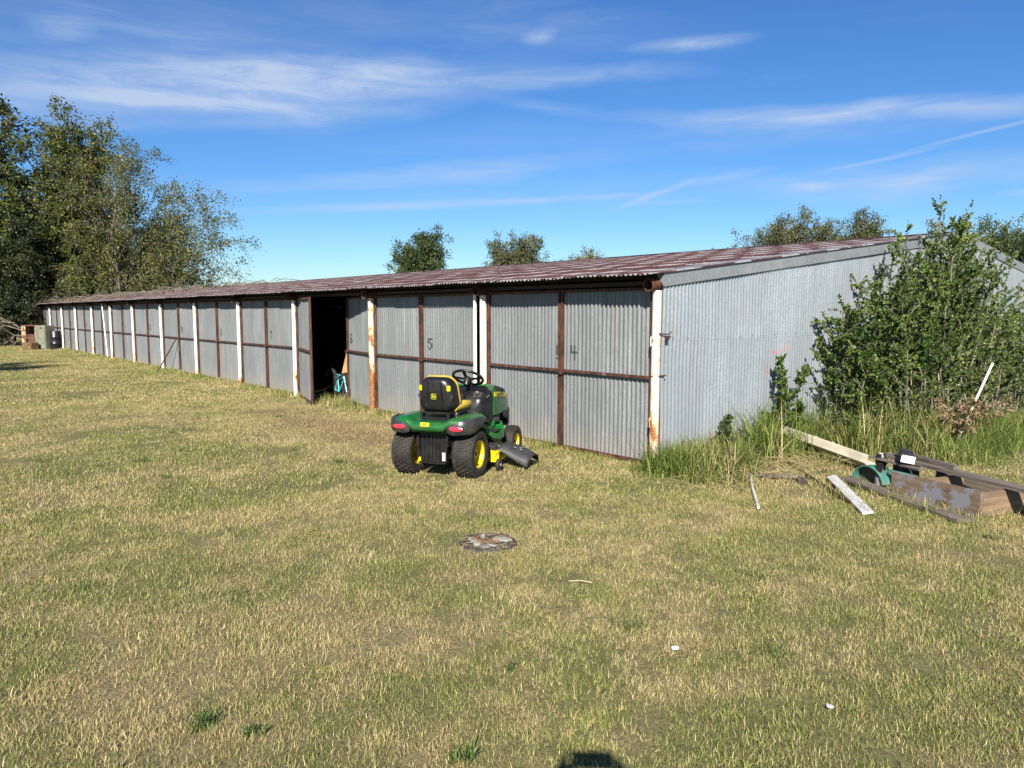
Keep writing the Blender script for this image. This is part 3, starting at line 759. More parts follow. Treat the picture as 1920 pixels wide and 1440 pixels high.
# fender body: top shell over the rear wheels
def fender():
    xs = np.linspace(-.435, .435, 41); ys = np.linspace(-.30, .48, 27)
    rings = []
    V = []; F = []
    for y in ys:
        for x in xs:
            ax = abs(x)
            wy = 1 - (y / .52) ** 2 if y > 0 else 1 - (y / .9) ** 2
            z = .615
            if ax > .17:                                       # swell over the wheel
                s = min(1, (ax - .17) / .10); s = s * s * (3 - 2 * s)
                z += s * .055 * max(wy, -.6)
            if y > .28: z -= (y - .28) * (.6 if ax > .25 else .2)
            if ax > .36: z -= ((ax - .36) / .075) ** 2 * .055
            if y < -.24: z -= ((-.24 - y) / .06) ** 2 * .035
            yy_ = y - .045 * (1 - (ax / .435) ** 2) if y < -.1 else y
            V.append((x, yy_, z))
    n = len(xs)
    for j in range(len(ys) - 1):
        for i in range(n - 1): F.append((j * n + i, j * n + i + 1, (j + 1) * n + i + 1, (j + 1) * n + i))
    # rear apron
    b = len(V)
    for i, x in enumerate(xs):
        v = V[i]; ax = abs(x)
        V.append((x * .985, v[1] + .004, v[2] - .03)); V.append((x * .97, v[1] + .03, v[2] - (.075 if ax < .2 else .06)))
    for i in range(n - 1):
        F.append((i + 1, i, b + 2 * i, b + 2 * i + 2)); F.append((b + 2 * i + 2, b + 2 * i, b + 2 * i + 1, b + 2 * i + 3))
    o = mesh_obj('fender', V, F, GREEN, MW, smooth=True); m = o.modifiers.new('thick', 'SOLIDIFY'); m.thickness = .006
    return o
fd = fender()
P('seat_well', MB().box((0, .02, .628), (.34, .32, .03), ch=.01), BLK, MW)
P('seat_pan', MB().box((0, .02, .690), (.36, .30, .02), ch=.006).tube([(-.15, -.08, .65), (-.15, -.05, .70)], .012, 6).tube([(.15, -.08, .65), (.15, -.05, .70)], .012, 6).box((-.16, -.12, .66), (.03, .03, .05)).box((.16, -.12, .66), (.03, .03, .05)), BLK, MW)
P('fuel_cap', MB().lathe([(0, .70), (.03, .70), (.035, .69), (.035, .66)], 14, 'Z', (.23, -.07, 0)), BLK, MW, smooth=True)
# charcoal corner bumpers with red reflectors
for s in (-1, 1):
    prof = []                                                     # sweep round the corner: (x, y)
    path = [(.215, -.300), (.28, -.322), (.35, -.322), (.42, -.300), (.470, -.24), (.490, -.14), (.492, -.02), (.488, .10), (.480, .20)]
    rings = []
    for i, (x, y) in enumerate(path):
        t_ = i / (len(path) - 1)
        ztop = .632 + .02 * math.sin(t_ * PI) + .0; zbot = .475 + .02 * math.sin(t_ * PI * 1.2) if i < 5 else .475 + (t_ - .5) * .24
        if i == 0: zbot = .50
        if i == len(path) - 1: ztop = .60; zbot = .58
        nx_ = Vector((x, y, 0)) - Vector((.33, .0, 0)); nx_.normalize()
        c = Vector((s * x, y, 0)); inn = Vector((-s * nx_.x, -nx_.y, 0))
        rings.append([c + inn * .055 + Vector((0, 0, ztop + .004)), c + inn * .02 + Vector((0, 0, ztop)), c + inn * .0 + Vector((0, 0, ztop - .03)), c - inn * .006 + Vector((0, 0, (ztop + zbot) / 2)), c + inn * .004 + Vector((0, 0, zbot + .012)), c + inn * .018 + Vector((0, 0, zbot)), c + inn * .03 + Vector((0, 0, zbot + .01)), c + inn * .045 + Vector((0, 0, ztop - .02))])
    bp = P('bumper', MB().loft(rings), GRYP, MW, smooth=True, auto=R(50))
    pts = [(.262, -.325), (.31, -.331), (.36, -.330), (.405, -.315)]
    rg = []
    for i, (x, y) in enumerate(pts):
        t_ = i / 3; hh = .021 if 0 < i < 3 else .014
        rg.append([Vector((s * x, y - .001, .560 + hh)), Vector((s * x, y - .006, .560)), Vector((s * x, y - .001, .560 - hh)), Vector((s * x, y + .02, .560 - hh)), Vector((s * x, y + .02, .560 + hh))])
    P('reflector', MB().loft(rg), RED, bp)
bd = P('badge', MB().box((0, 0, 0), (.105, .004, .042), ch=.0015), YEL, MW); bd.location = (-.01, -.351, .597); bd.rotation_euler = (R(-12), 0, 0)

def text(name, body, size, mat, parent, loc, rot, extrude=.0008, sx=1.0, bold=True):
    c = bpy.data.curves.new(name, 'FONT'); c.body = body; c.size = size; c.extrude = extrude; c.align_x = 'CENTER'; c.align_y = 'CENTER'
    if bold: c.offset = size * .012
    c.materials.append(mat); tmp = bpy.data.objects.new('tmp_text', c); COL.objects.link(tmp); bpy.context.view_layer.update()
    dg = bpy.context.evaluated_depsgraph_get(); me = bpy.data.meshes.new_from_object(tmp.evaluated_get(dg)); bpy.data.objects.remove(tmp); me.name = name
    o = bpy.data.objects.new(name, me); COL.objects.link(o); o.parent = parent; o.location = loc; o.rotation_euler = rot; o.scale = (sx, 1, 1); return o
text('lettering', '48X', .034, DGR, bd, (0, -.0035, -.002), (PI / 2, 0, 0), .0004)

# seat: black moulded back shell, yellow pad in front of it
SY = -.075
def rr(w, h, r, n=6, wt=None):
    """rounded rectangle outline in x-z; wt = width factor at the top"""
    pts = []
    for cx, cz, a0 in ((w / 2 - r, h - r, 0), (-w / 2 + r, h - r, 90), (-w / 2 + r, r, 180), (w / 2 - r, r, 270)):
        for k in range(n + 1):
            a = R(a0 + 90 * k / n); x = cx + r * math.cos(a); z = cz + r * math.sin(a)
            f = 1 + ((wt or 1) - 1) * max(0, (z / h - .45) / .55) ** 1.3 if wt else 1
            pts.append((x * f, z))
    return pts
def seat_ring(w, h, r, y, z0, lean, wt=.80, bow=0):
    return [Vector((x, y - lean * z + bow * (x / (w / 2)) ** 2, z0 + z)) for x, z in rr(w, h, r, 6, wt)]
SEAT = bpy.data.objects.new('seat', None); COL.objects.link(SEAT); SEAT.parent = MW; SEAT['label'] = 'high-backed seat, black shell with yellow edge'
z0 = .705
shell = MB().loft([seat_ring(.30, .26, .09, SY - .045, z0 + .055, .10), seat_ring(.37, .31, .085, SY - .036, z0 + .025, .10, bow=.012), seat_ring(.418, .355, .09, SY - .012, z0 + .004, .10, bow=.03),
                   seat_ring(.440, .372, .095, SY + .03, z0 - .002, .10, bow=.055), seat_ring(.440, .372, .095, SY + .085, z0 - .002, .10, bow=.075)])
P('back_shell', shell, BLK, SEAT, smooth=True, auto=R(60))
for s in (-1, 1):
    P('shell_rib', MB().bar((s * .095, SY - .052, z0 + .05), (s * .080, SY - .086, z0 + .33), .014, .014), BLK, SEAT)
    rot_ = Matrix.Rotation(s * R(28), 3, 'Z')
    P('plug', MB().box((s * .165, SY - .055, z0 + .255), (.040, .016, .062), rot_, ch=.006), YEL, SEAT)
    P('side_dish', MB().lathe([(0, -.004), (.03, -.003), (.034, .003)], 16, 'Y', (0, 0, 0)), GRYP, SEAT).location = (s * .172, SY - .035, z0 + .165)
pad = MB().loft([seat_ring(.446, .381, .10, SY + .060, z0, .10, bow=.07), seat_ring(.452, .386, .10, SY + .075, z0, .10, bow=.075), seat_ring(.43, .375, .10, SY + .095, z0 + .005, .10, bow=.075), seat_ring(.36, .34, .1, SY + .125, z0 + .02, .10, bow=.04)])
P('back_pad', pad, YELSOFT, SEAT, smooth=True, auto=R(60))
cush = []
for y, w, h in ((SY + .08, .40, .07), (SY + .14, .45, .10), (SY + .30, .46, .10), (SY + .44, .45, .085), (SY + .49, .40, .05)):
    cush.append([Vector((x, y, z0 - .005 + z)) for x, z in rr(w, h, h * .48, 5)])
P('cushion', MB().loft(cush), YELSOFT, SEAT, smooth=True, auto=R(60))
P('cushion_base', MB().box((0, SY + .27, z0 - .015), (.40, .40, .04), ch=.012), BLK, SEAT)
# round-cornered emblem with a leaping deer on the shell
em = bpy.data.objects.new('emblem', None); COL.objects.link(em); em.parent = SEAT; em.location = (-.005, SY - .071, z0 + .165); em.rotation_euler = (R(6), 0, 0)
def outline(pts, name, mat, y, th=.002):
    n = len(pts); vs = [Vector((x, y, z)) for x, z in pts] + [Vector((x, y + th, z)) for x, z in pts]
    fs = [tuple(range(n)), tuple(range(2 * n - 1, n - 1, -1))] + [(i, n + i, n + (i + 1) % n, (i + 1) % n) for i in range(n)]
    return mesh_obj(name, vs, fs, mat, em)
def shield(k): return [((.030 * k) * math.copysign(abs(math.cos(a)) ** .45, math.cos(a)), (.030 * k) * math.copysign(abs(math.sin(a)) ** .45, math.sin(a))) for a in [2 * PI * i / 40 for i in range(40)]]
outline(shield(1.0), 'border', YEL, 0); outline(shield(.86), 'field', GREEN, -.0012)
deer = [(-.020, .004), (-.014, .0065), (-.0125, .013), (-.016, .019), (-.011, .017), (-.009, .0215), (-.0065, .017), (-.004, .0195), (-.0055, .012), (-.006, .0055), (.004, .0035), (.013, .0045), (.0195, -.003), (.022, -.015), (.0175, -.0085), (.011, -.004), (.003, -.006), (-.004, -.005), (-.011, -.011), (-.019, -.0085), (-.012, -.007), (-.008, -.0015), (-.013, .0015)]
outline(deer, 'deer', YEL, -.0024)

# steering wheel and column
ST = bpy.data.objects.new('steering_wheel', None); COL.objects.link(ST); ST.parent = MW; ST.location = (.03, .70, 1.005); ST.rotation_euler = (R(-32), 0, 0)
P('rim', MB().lathe([(.178 + .017 * math.cos(a), .017 * math.sin(a)) for a in [2 * PI * i / 8 for i in range(8)]], 40, 'Z', closed=True), BLK, ST, smooth=True, auto=R(80))
P('spoke', MB().bar((-.168, 0, 0), (-.03, 0, -.02), .035, .012).bar((.168, 0, 0), (.03, 0, -.02), .035, .012).bar((0, -.168, 0), (0, -.03, -.02), .035, .012), BLK, ST)
P('boss', MB().lathe([(0, .0), (.045, -.004), (.055, -.02), (.04, -.045), (.03, -.10)], 20, 'Z'), BLK, ST, smooth=True)
P('column', MB().tube([(.03, .73, .96), (.03, .80, .82), (.03, .86, .66)], [.03, .035, .045], 12), BLK, MW, smooth=True)
# dash
def sect(y, w, zt, zb, r=.08, n=5, tw=.8):
    h = zt - zb; pts = []
    for cx, cz, a0 in ((w / 2 - r, h - r, 0), (-w / 2 + r, h - r, 90)):
        for k in range(n + 1):
            a = R(a0 + 90 * k / n); pts.append(Vector((cx + r * math.cos(a), y, zb + cz + r * math.sin(a))))
    pts += [Vector((-w / 2, y, zb)), Vector((w / 2, y, zb))]
    return pts
P('dash', MB().loft([sect(.66, .34, .72, .34, .05), sect(.70, .42, .80, .34, .07), sect(.78, .49, .85, .34, .10), sect(.88, .505, .885, .40, .12), sect(.93, .51, .89, .45, .12)]), BLK, MW, smooth=True, auto=R(60))
P('dash_panel', MB().box((.15, .70, .80), (.11, .03, .09), (R(-35), 0, 0), ch=.01), GRYP, MW)
P('lever', MB().tube([(.17, .68, .80), (.18, .63, .84)], .006, 6).box((.18, .625, .848), (.03, .015, .02), ch=.004).tube([(.245, .76, .77), (.275, .74, .80)], .008, 6), STEEL, MW)
P('cup_holder', MB().lathe([(.035, .74), (.035, .83), (.040, .83), (.040, .74)], 16, 'Z', (-.01, .60, 0)), BLK, MW, smooth=True)
# hood
hood_rings = [sect(.925, .525, .905, .54, .13), sect(1.05, .525, .905, .54, .13), sect(1.25, .505, .875, .54, .13), sect(1.42, .475, .825, .53, .13), sect(1.54, .43, .765, .51, .12), sect(1.60, .36, .70, .50, .10)]
HOOD = P('hood', MB().loft(hood_rings), GREEN, MW, smooth=True, auto=R(60))
for s in (-1, 1):
    # yellow stripe along the flank, black louvres above it
    st_ = []
    for y, w, z, h in ((.955, .530, .790, .055), (1.10, .527, .780, .055), (1.25, .512, .762, .050), (1.40, .485, .735, .040), (1.48, .462, .715, .022)):
        st_.append([Vector((s * (w / 2 - .004), y, z + h / 2)), Vector((s * (w / 2 + .0035), y, z + h / 2)), Vector((s * (w / 2 + .0035), y, z - h / 2)), Vector((s * (w / 2 - .004), y, z - h / 2))])
    sp = P('stripe', MB().loft(st_), YEL, HOOD)
    if s > 0: text('lettering', 'JOHN DEERE', .042, DGR, sp, (.2705, 1.13, .778), (PI / 2, 0, PI / 2 + .045), .0006)
    else: text('lettering', 'JOHN DEERE', .042, DGR, sp, (-.2705, 1.13, .778), (PI / 2, 0, -PI / 2 - .045), .0006)
    for k in range(6):
        y = 1.04 + k * .062; a = Vector((s * (.232 - k * .004), y, .885 - k * .012)); b = Vector((s * (.262 - k * .005), y + .02, .835 - k * .010))
        P('louvre', MB().bar(a, b, .034, .010, up=(s * 1, 0, .8)), BLK, HOOD)
    # lower flank rib lines and the cut-out engine side
    for k in range(8):
        y = 1.22 + k * .032
        P('flank_rib', MB().box((s * (.245 - k * .0055), y, .64), (.008, .007, .15)), GREEN, HOOD)
    P('headlamp', MB().box((s * .10, 1.596, .66), (.12, .03, .05), ch=.01), WHT, HOOD)
P('engine', MB().box((0, 1.10, .53), (.44, .38, .16), ch=.02).lathe([(0, .0), (.05, 0), (.055, .10), (0, .11)], 14, 'Z', (.21, 1.04, .50)).tube([(.2, .98, .60), (.215, .98, .70)], .01, 6), BLK, MW)
P('muffler', MB().tube([(.14, 1.36, .50), (.26, 1.36, .50)], .05, 12), BLK, MW, smooth=True)
P('front_bumper', MB().loft([sect(1.50, .46, .53, .33, .06), sect(1.62, .42, .58, .34, .06), sect(1.70, .30, .54, .36, .05)]), BLK, MW, smooth=True, auto=R(60))
P('hose', MB().tube([(.19, .95, .33), (.22, 1.02, .27), (.2, 1.10, .30), (.24, 1.16, .24), (.20, 1.24, .27)], .008, 6).tube([(.22, .9, .38), (.25, 1.0, .33), (.2, 1.15, .35)], .006, 6), BLK, MW)
# foot boards
for s in (-1, 1):
    fr = []
    for y, xo, z in ((.34, .40, .47), (.44, .45, .40), (.60, .47, .365), (.76, .46, .37), (.88, .41, .41), (.93, .36, .47)):
        fr.append([Vector((s * .18, y, z + .03)), Vector((s * (xo - .03), y, z + .012)), Vector((s * xo, y, z + .014)), Vector((s * (xo + .004), y, z - .045)), Vector((s * (xo - .02), y, z - .05)), Vector((s * .18, y, z))])
    fb = P('footboard', MB().loft(fr), GREEN, MW, smooth=True, auto=R(40))
    P('tread_mat', MB().box((s * .32, .62, .405), (.20, .30, .014), ch=.004), GRYP, fb)
P('brake_pedal', MB().tube([(.30, .80, .42), (.33, .83, .50)], .008, 6).box((.335, .835, .51), (.07, .02, .05), (R(-30), 0, 0), ch=.005), BLK, MW)
# mower deck with discharge chute, gauge wheels
DECK = bpy.data.objects.new('cutting_deck', None); COL.objects.link(DECK); DECK.parent = MW
dk = []
for z, k in ((.085, 1.0), (.13, 1.0), (.19, .985), (.225, .93), (.235, .80)):
    dk.append([Vector((.50 * k * math.copysign(abs(math.cos(a)) ** .6, math.cos(a)), .70 + .27 * k * math.copysign(abs(math.sin(a)) ** .75, math.sin(a)), z)) for a in [2 * PI * i / 36 for i in range(36)]])
P('shell', MB().loft(dk), YEL, DECK, smooth=True, auto=R(45))
for s in (-1, 0, 1): P('spindle', MB().lathe([(.07, .235), (.07, .27), (.03, .285), (.03, .31), (0, .31)], 16, 'Z', (s * .30, .70, 0)), BLK, DECK, smooth=True)
P('corner_bracket', MB().box((.475, .42, .15), (.10, .012, .13), (0, R(0), R(8))).box((.475, .44, .21), (.12, .07, .012)).bar((.43, .43, .10), (.52, .40, .205), .012, .02), YEL, DECK)
for s in (-1, 1):
    gw = P('gauge_wheel', MB().lathe([(.018, -.022), (.055, -.024), (.066, -.016), (.067, .016), (.055, .024), (.018, .022)], 22, 'X', (s * .545, .37, .070)), RUB, DECK, smooth=True)
    P('hub', MB().lathe([(0, s * .03), (.018, s * .03), (.018, -s * .02)], 10, 'X', (s * .545, .37, .070)), STEEL, gw)
# flexible black chute flap
nu, nv = 9, 9; V = []; F = []
for i in range(nu):
    u = i / (nu - 1)
    for j in range(nv):
        v = j / (nv - 1)
        y = .48 + .44 * v + .02 * u; x = .47 + .36 * u + .03 * math.sin(v * PI)
        z = .235 + .03 * math.sin(v * PI) - .12 * u ** 1.4 - .045 * u * (v - .5) ** 2 * 4 + .008 * math.sin(7 * u + 5 * v)
        if j == 0 or j == nv - 1: z -= .03 + .015 * u
        V.append((x, y, z))
for i in range(nu - 1):
    for j in range(nv - 1): F.append((i * nv + j, (i + 1) * nv + j, (i + 1) * nv + j + 1, i * nv + j + 1))
fl = mesh_obj('chute', V, F, BLK, DECK, smooth=True); mm = fl.modifiers.new('thick', 'SOLIDIFY'); mm.thickness = .010; fl.data.materials[0] = plain('chute_rubber', (.035, .035, .037), .6, 0, .3, 14, bump=.1)
P('scuff', MB().bar((.64, .60, .2335), (.66, .62, .2315), .012, .002).bar((.70, .64, .222), (.715, .70, .220), .008, .002).bar((.73, .72, .216), (.745, .80, .210), .007, .002).bar((.715, .62, .214), (.735, .60, .208), .008, .002), WHT, fl)
P('lift_link', MB().tube([(.26, .52, .23), (.24, .50, .40)], .008, 6).tube([(.26, .90, .23), (.24, .92, .38)], .008, 6), STEEL, DECK)
P('chute_base', MB().loft([sect(.46, .0 + .16, .29, .16, .03), sect(.56, .16, .31, .16, .03)]), GRYP, DECK, smooth=True).location = (.40, -.04, -.02)

# ------------------------------------------------------------------ junk by the gable
OLDW = wood('weathered_board', (.075, .060, .048), (.20, .165, .13))
OLDWY = wood('weathered_board_crosswise', (.075, .060, .048), (.20, .165, .13), axis=1)
NEWW = wood('newer_lumber', (.14, .092, .055), (.25, .175, .11))
NEWWY = wood('newer_lumber_crosswise', (.14, .092, .055), (.25, .175, .11), axis=1)
TARW = wood('tar_smeared_lumber', (.10, .068, .045), (.19, .13, .085), paint=((.17, .17, .185), 4.5, .50))
WPAINT = wood('chipped_white_board', (.46, .45, .43), (.60, .59, .57), paint=((.20, .17, .15), 22, .64))
CREAM = wood('dirty_cream_vinyl', (.36, .32, .23), (.52, .48, .37), .4, .5, paint=((.16, .13, .10), 9, .66))
TEAL = plain('faded_teal_plastic', (.05, .17, .14), .6, dust=.5)
PVC = plain('white_plastic_pipe', (.58, .58, .54), .45, 0, .12, 30)

# long wooden frame lying on the grass: two long sides, short ends, loose board across the top
def up(x, y, h=0): return Vector((x, y, gz(x, y) + h))
FA = Vector((2.32, .70, 0)); FB = Vector((3.17, .43, 0)); dF = (FB - FA).normalized(); nF = Vector((-dF.y, dF.x, 0))
if nF.y < 0: nF = -nF
ang_f = math.atan2(dF.y, dF.x); zf = gz(2.6, .6)
BOX = empty('wooden_frame', (FA.x, FA.y, zf), ang_f, label='long open wooden frame box smeared with grey tar lying on the grass', cat='wooden frame')
LF = (FB - FA).length; HW = .62
sg = 1 if (Matrix.Rotation(ang_f, 3, 'Z') @ Vector((0, 1, 0))).dot(nF) > 0 else -1
def fp(u, v, z): return (u, sg * v, z)
P('side_board', MB().box(fp(LF / 2, 0, .12), (LF, .038, .235), ch=.004), TARW, BOX)['label'] = 'front side board covered in grey tar'
P('side_board', MB().box(fp(LF / 2 + .45, HW, .10), (LF + .9, .038, .20), ch=.004), OLDW, BOX)
P('end_board', MB().box(fp(LF - .019, HW / 2 + .02, .115), (.038, HW, .22), ch=.004), NEWWY, BOX)
P('end_board', MB().box(fp(.28, HW / 2, .11), (.038, HW - .04, .20), ch=.004), NEWWY, BOX)
P('end_board', MB().box(fp(LF + .62, HW / 2 + .16, .11), (.04, HW - .3, .20), ch=.004), NEWWY, BOX)
P('top_board', MB().bar(fp(-.55, HW - .10, .27), fp(LF + .75, HW - .34, .245), .15, .028), OLDW, BOX)
P('top_board', MB().bar(fp(-.42, HW - .02, .305), fp(.32, HW - .16, .295), .07, .034), OLDW, BOX)
P('top_board', MB().bar(fp(-.62, HW - .2, .24), fp(.06, HW - .30, .235), .08, .018), OLDW, BOX)
# planks in front
def plank(name, a, b, w, h, mat, label, cat='board', za=.02, zb=.02, roll=0):
    a = up(a[0], a[1], za); b = up(b[0], b[1], zb); c = (a + b) / 2; d = b - a; L = d.length
    e = MB().box((0, 0, 0), (L, w, h), ch=min(.004, h * .2)).build(name, mat)
    q = d.to_track_quat('X', 'Z'); e.location = c; e.rotation_euler = (q.to_matrix() @ Matrix.Rotation(roll, 3, 'X')).to_euler()
    tag(e, label, cat); return e
plank('weathered_plank', (1.74, .97), (3.14, .17), .17, .03, OLDW, 'long grey-brown plank lying along the front of the wooden frame', za=.045, zb=.03)
plank('white_board', (1.62, .90), (2.50, -.22), .095, .022, WPAINT, 'short white painted board flat on the grass beside the frame', za=.05, zb=.03, roll=.25)
plank('thin_metal_strip', (1.24, .92), (2.24, .04), .035, .02, M['rust_pale'], 'thin dark rusty strip pointing at the white board', 'metal strip', za=.06, zb=.02)
plank('brown_board', (.98, .42), (1.42, .66), .10, .03, OLDW, 'broken brown board half hidden in the weeds', za=.03, zb=.05)
plank('dark_block', (1.43, .62), (1.50, .52), .10, .06, M['dark_steel'], 'small dark block in the grass next to the brown board', 'block', za=.03, zb=.03)
t_ = MB().tube([(0, 0, 0), (.30, -.45, -.02), (.72, -1.04, -.03)], .013, 8).build('white_pipe', PVC, smooth=True); t_.location = up(1.03, .30, .05)
tag(t_, 'short thin white pipe lying in the grass near the corner post', 'pipe')
t_ = MB().tube([(0, 0, 0), (.28, .44, 1.19)], .016, 8).build('white_pole', PVC, smooth=True)
t_.location = (1.675, 4.18, -.12); tag(t_, 'white plastic pole leaning up out of the large bush', 'pole')

# cream half-square channel, open side up
def channel():
    A = up(.42, 2.02, .22); B = up(1.66, 1.66, .07)
    d = (B - A); L = d.length; w, h, t = .15, .09, .006
    prof = [(-w / 2, h), (-w / 2 + .02, 0), (w / 2 - .02, 0), (w / 2, h), (w / 2 + .018, h), (w / 2 + .018, h - .012), (w / 2 - .004 - .02 + .012, -t), (-w / 2 + .02 - .008, -t), (-w / 2 - .018, h - .012), (-w / 2 - .018, h)]
    mb = MB(); rings = []
    for k in range(9):
        u = k / 8; rings.append([Vector((L * (u - .5), p[0], p[1] )) for p in prof])
    mb.loft(rings)
    e = mb.build('vinyl_trough', CREAM, fix=True); q = d.to_track_quat('X', 'Z')
    e.location = (A + B) / 2; e.rotation_euler = (q.to_matrix() @ Matrix.Rotation(R(-38), 3, 'X')).to_euler()
    tag(e, 'long dirty cream trough lying from the weeds down to the junk', 'trough')
    for u in (.42, .62):
        P('clip', MB().bar((L * (u - .5), -.10, .095), (L * (u - .5), .10, .095), .02, .006), WHT, e)
channel()

# teal round housing with black handle (trimmer shield)
TR = empty('edger_guard', tuple(up(1.96, 1.06, 0)), math.atan2(dF.y, dF.x), label='faded teal curved guard with black motor head between trough and frame', cat='yard tool')
arc = []
for k in range(15):
    a = R(10 + 165 * k / 14); r0, r1 = .19, .20
    c, s_ = math.cos(a), math.sin(a)
    arc.append([Vector((r0 * c, -.06, r0 * s_)), Vector((r1 * c, -.06, r1 * s_)), Vector((r1 * c, .05, r1 * s_)), Vector((r0 * c, .05, r0 * s_))])
P('rim', MB().loft(arc), TEAL, TR, smooth=True, auto=R(40))
P('disc', MB().lathe([(0, .045), (.195, .045), (.195, .052), (0, .052)], 30, 'Y'), plain('dusty_brown_plate', (.10, .085, .07), .7), TR)
P('motor', MB().lathe([(0, .30), (.045, .295), (.062, .26), (.060, .20), (.045, .16), (.03, .05)], 18, 'Z', (-.05, .20, .0)), BLK, TR, smooth=True)
P('cap', MB().lathe([(0, .004), (.022, .0), (.024, -.006)], 12, 'Z', (-.055, .195, .303)), WHT, TR)
P('tube', MB().tube([(-.03, .18, .22), (.04, .1, .14), (.10, .02, .06)], .022, 8).tube([(.10, -.02, 0), (.11, -.01, .24)], .03, 8), BLK, TR, smooth=True)
P('bracket', MB().bar((.20, .02, .17), (.46, .10, .15), .012, .05).bar((.12, .08, .20), (.25, .06, .05), .012, .04), TEAL, TR)
P('foot', MB().lathe([(.034, 0), (.034, .10), (.0, .105)], 12, 'Z', (.11, -.02, 0)), STEEL, TR, smooth=True)
wb = MB().box((0, -.146, 0), (.125, .012, .075), ch=.002).mat(1).box((0, 0, 0), (.12, .28, .070), ch=.004).build('foam_block', [plain('white_foam', (.70, .71, .70), .7), GRYP])
wb.location = up(2.26, 1.16, .33); wb.rotation_euler = (R(6), R(8), R(28)); tag(wb, 'grey block with a bright white end resting on top of the junk pile', 'block')
sup = MB().box((0, 0, .12), (.16, .20, .28), ch=.01).build('dark_crate', GRYP); sup.location = up(2.24, 1.22, .0); sup.rotation_euler = (0, 0, R(-28)); tag(sup, 'dark box under the white block', 'box')

# round pit cover with debris
PITM = plain('dirty_iron', (.07, .06, .055), .7, .2, .5, 25, bump=.3)
px_, py_ = .93, -3.215
PC = empty('pit_ring', tuple(up(px_, py_, .006)), 0, label='sunken round metal ring filled with debris flush in the lawn', cat='pit ring')
P('ring', MB().lathe([(.205, -.02), (.207, .008), (.222, .010), (.226, -.02)], 48, 'Z', closed=True), PITM, PC, smooth=True, auto=R(40))
P('soil_bed', MB().lathe([(0, .002), (.10, .004), (.206, -.002)], 24, 'Z'), plain('dark_pit_soil', (.055, .045, .035), .95, 0, .5, 30, bump=.5), PC)
CONC = plain('pale_concrete', (.30, .28, .25), .85, 0, .3, 25, bump=.3); RUSTB = plain('rusty_plate', (.16, .07, .035), .85, 0, .4, 30, bump=.3)
def chip(c, sz, rot, mat):
    n = random.randint(5, 7); vs = []
    pts = [(sz[0] * (.7 + .3 * random.random()) * math.cos(2 * PI * k / n), sz[1] * (.7 + .3 * random.random()) * math.sin(2 * PI * k / n)) for k in range(n)]
    rm = Matrix.Rotation(rot, 3, 'Z'); b = [rm @ Vector((x, y, -.010)) + Vector(c) for x, y in pts]; t = [v + Vector((0, 0, sz[2])) for v in b]
    o = MB().loft([b, t]).build('debris', mat, PC); return o
for c, sz, rot, m in (((.03, .12, .012), (.10, .045, .012), .6, CONC), ((-.10, -.07, .012), (.085, .03, .014), -.2, CONC), ((-.005, -.10, .012), (.035, .035, .016), .2, CONC), ((.08, -.08, .012), (.05, .03, .012), .5, M['trim']),
                      ((-.02, .0, .012), (.12, .03, .014), .75, RUSTB), ((-.13, .05, .012), (.02, .03, .022), .2, CONC), ((.12, .0, .012), (.05, .07, .010), 1.0, PITM), ((.10, -.045, .018), (.045, .012, .010), .3, CONC), ((-.14, -.02, .012), (.035, .045, .012), .9, RUSTB)):
    chip(c, sz, rot, m)

# litter, stalk
def scrap(x, y, s, label):
    bm = bmesh.new(); bmesh.ops.create_icosphere(bm, subdivisions=2, radius=s)
    for v in bm.verts: v.co *= .6 + .8 * (mnoise.noise(v.co * 40 + Vector((x, y, 0))) + .5); v.co.z *= .6
    me = bpy.data.meshes.new('paper_scrap'); bm.to_mesh(me); bm.free(); me.materials.append(WHT)
    o = bpy.data.objects.new('paper_scrap', me); COL.objects.link(o); o.location = up(x, y, .028); tag(o, label, 'litter')
scrap(3.01, -3.62, .017, 'crumpled white scrap in the lawn at the upper left of the two scraps')
scrap(3.81, -3.57, .016, 'flat white scrap in the lawn nearest to the bottom right corner')
t_ = MB().tube([(-.075, .0, .0), (0, .006, .006), (.075, -.012, .0)], .0022, 5).build('straw_stalk', plain('pale_straw', (.62, .52, .32), .7)); t_.location = up(2.03, -3.33, .034); t_.rotation_euler = (0, 0, R(45)); tag(t_, 'pale loose straw stalk lying on top of the lawn', 'straw')

# ------------------------------------------------------------------ contents of the open bay
PLY = wood('tan_plywood', (.34, .19, .08), (.46, .28, .13), .6)
b_ = MB().box((0, 0, .62), (.55, .02, 1.24)).build('plywood_sheet', PLY); b_.location = (-8.52, .64, .02); b_.rotation_euler = (R(-4), R(14), R(25)); tag(b_, 'tan plywood sheet leaning inside the open bay', 'plywood')
BK = empty('bicycle', (-8.50, .36, -.03), R(-6), label='light teal bicycle half behind the inner door of the open bay', cat='bicycle'); BK.scale = (.78, .78, .78)
CY = plain('light_teal_paint', (.10, .50, .55), .35, coat=.4)
def bwheel(x, r=.24):
    w_ = P('wheel', MB().lathe([(r + .014 * math.cos(a), .014 * math.sin(a)) for a in [2 * PI * i / 6 for i in range(6)]], 28, 'Y', (x, 0, r + .01), closed=True), RUB, BK, smooth=True)
    mb = MB()
    for k in range(10):
        a = 2 * PI * k / 10; mb.tube([(x, 0, r + .01), (x + (r - .01) * math.cos(a), 0, r + .01 + (r - .01) * math.sin(a))], .0018, 4)
    P('spokes', mb, STEEL, w_)
bwheel(-.1); bwheel(.72)
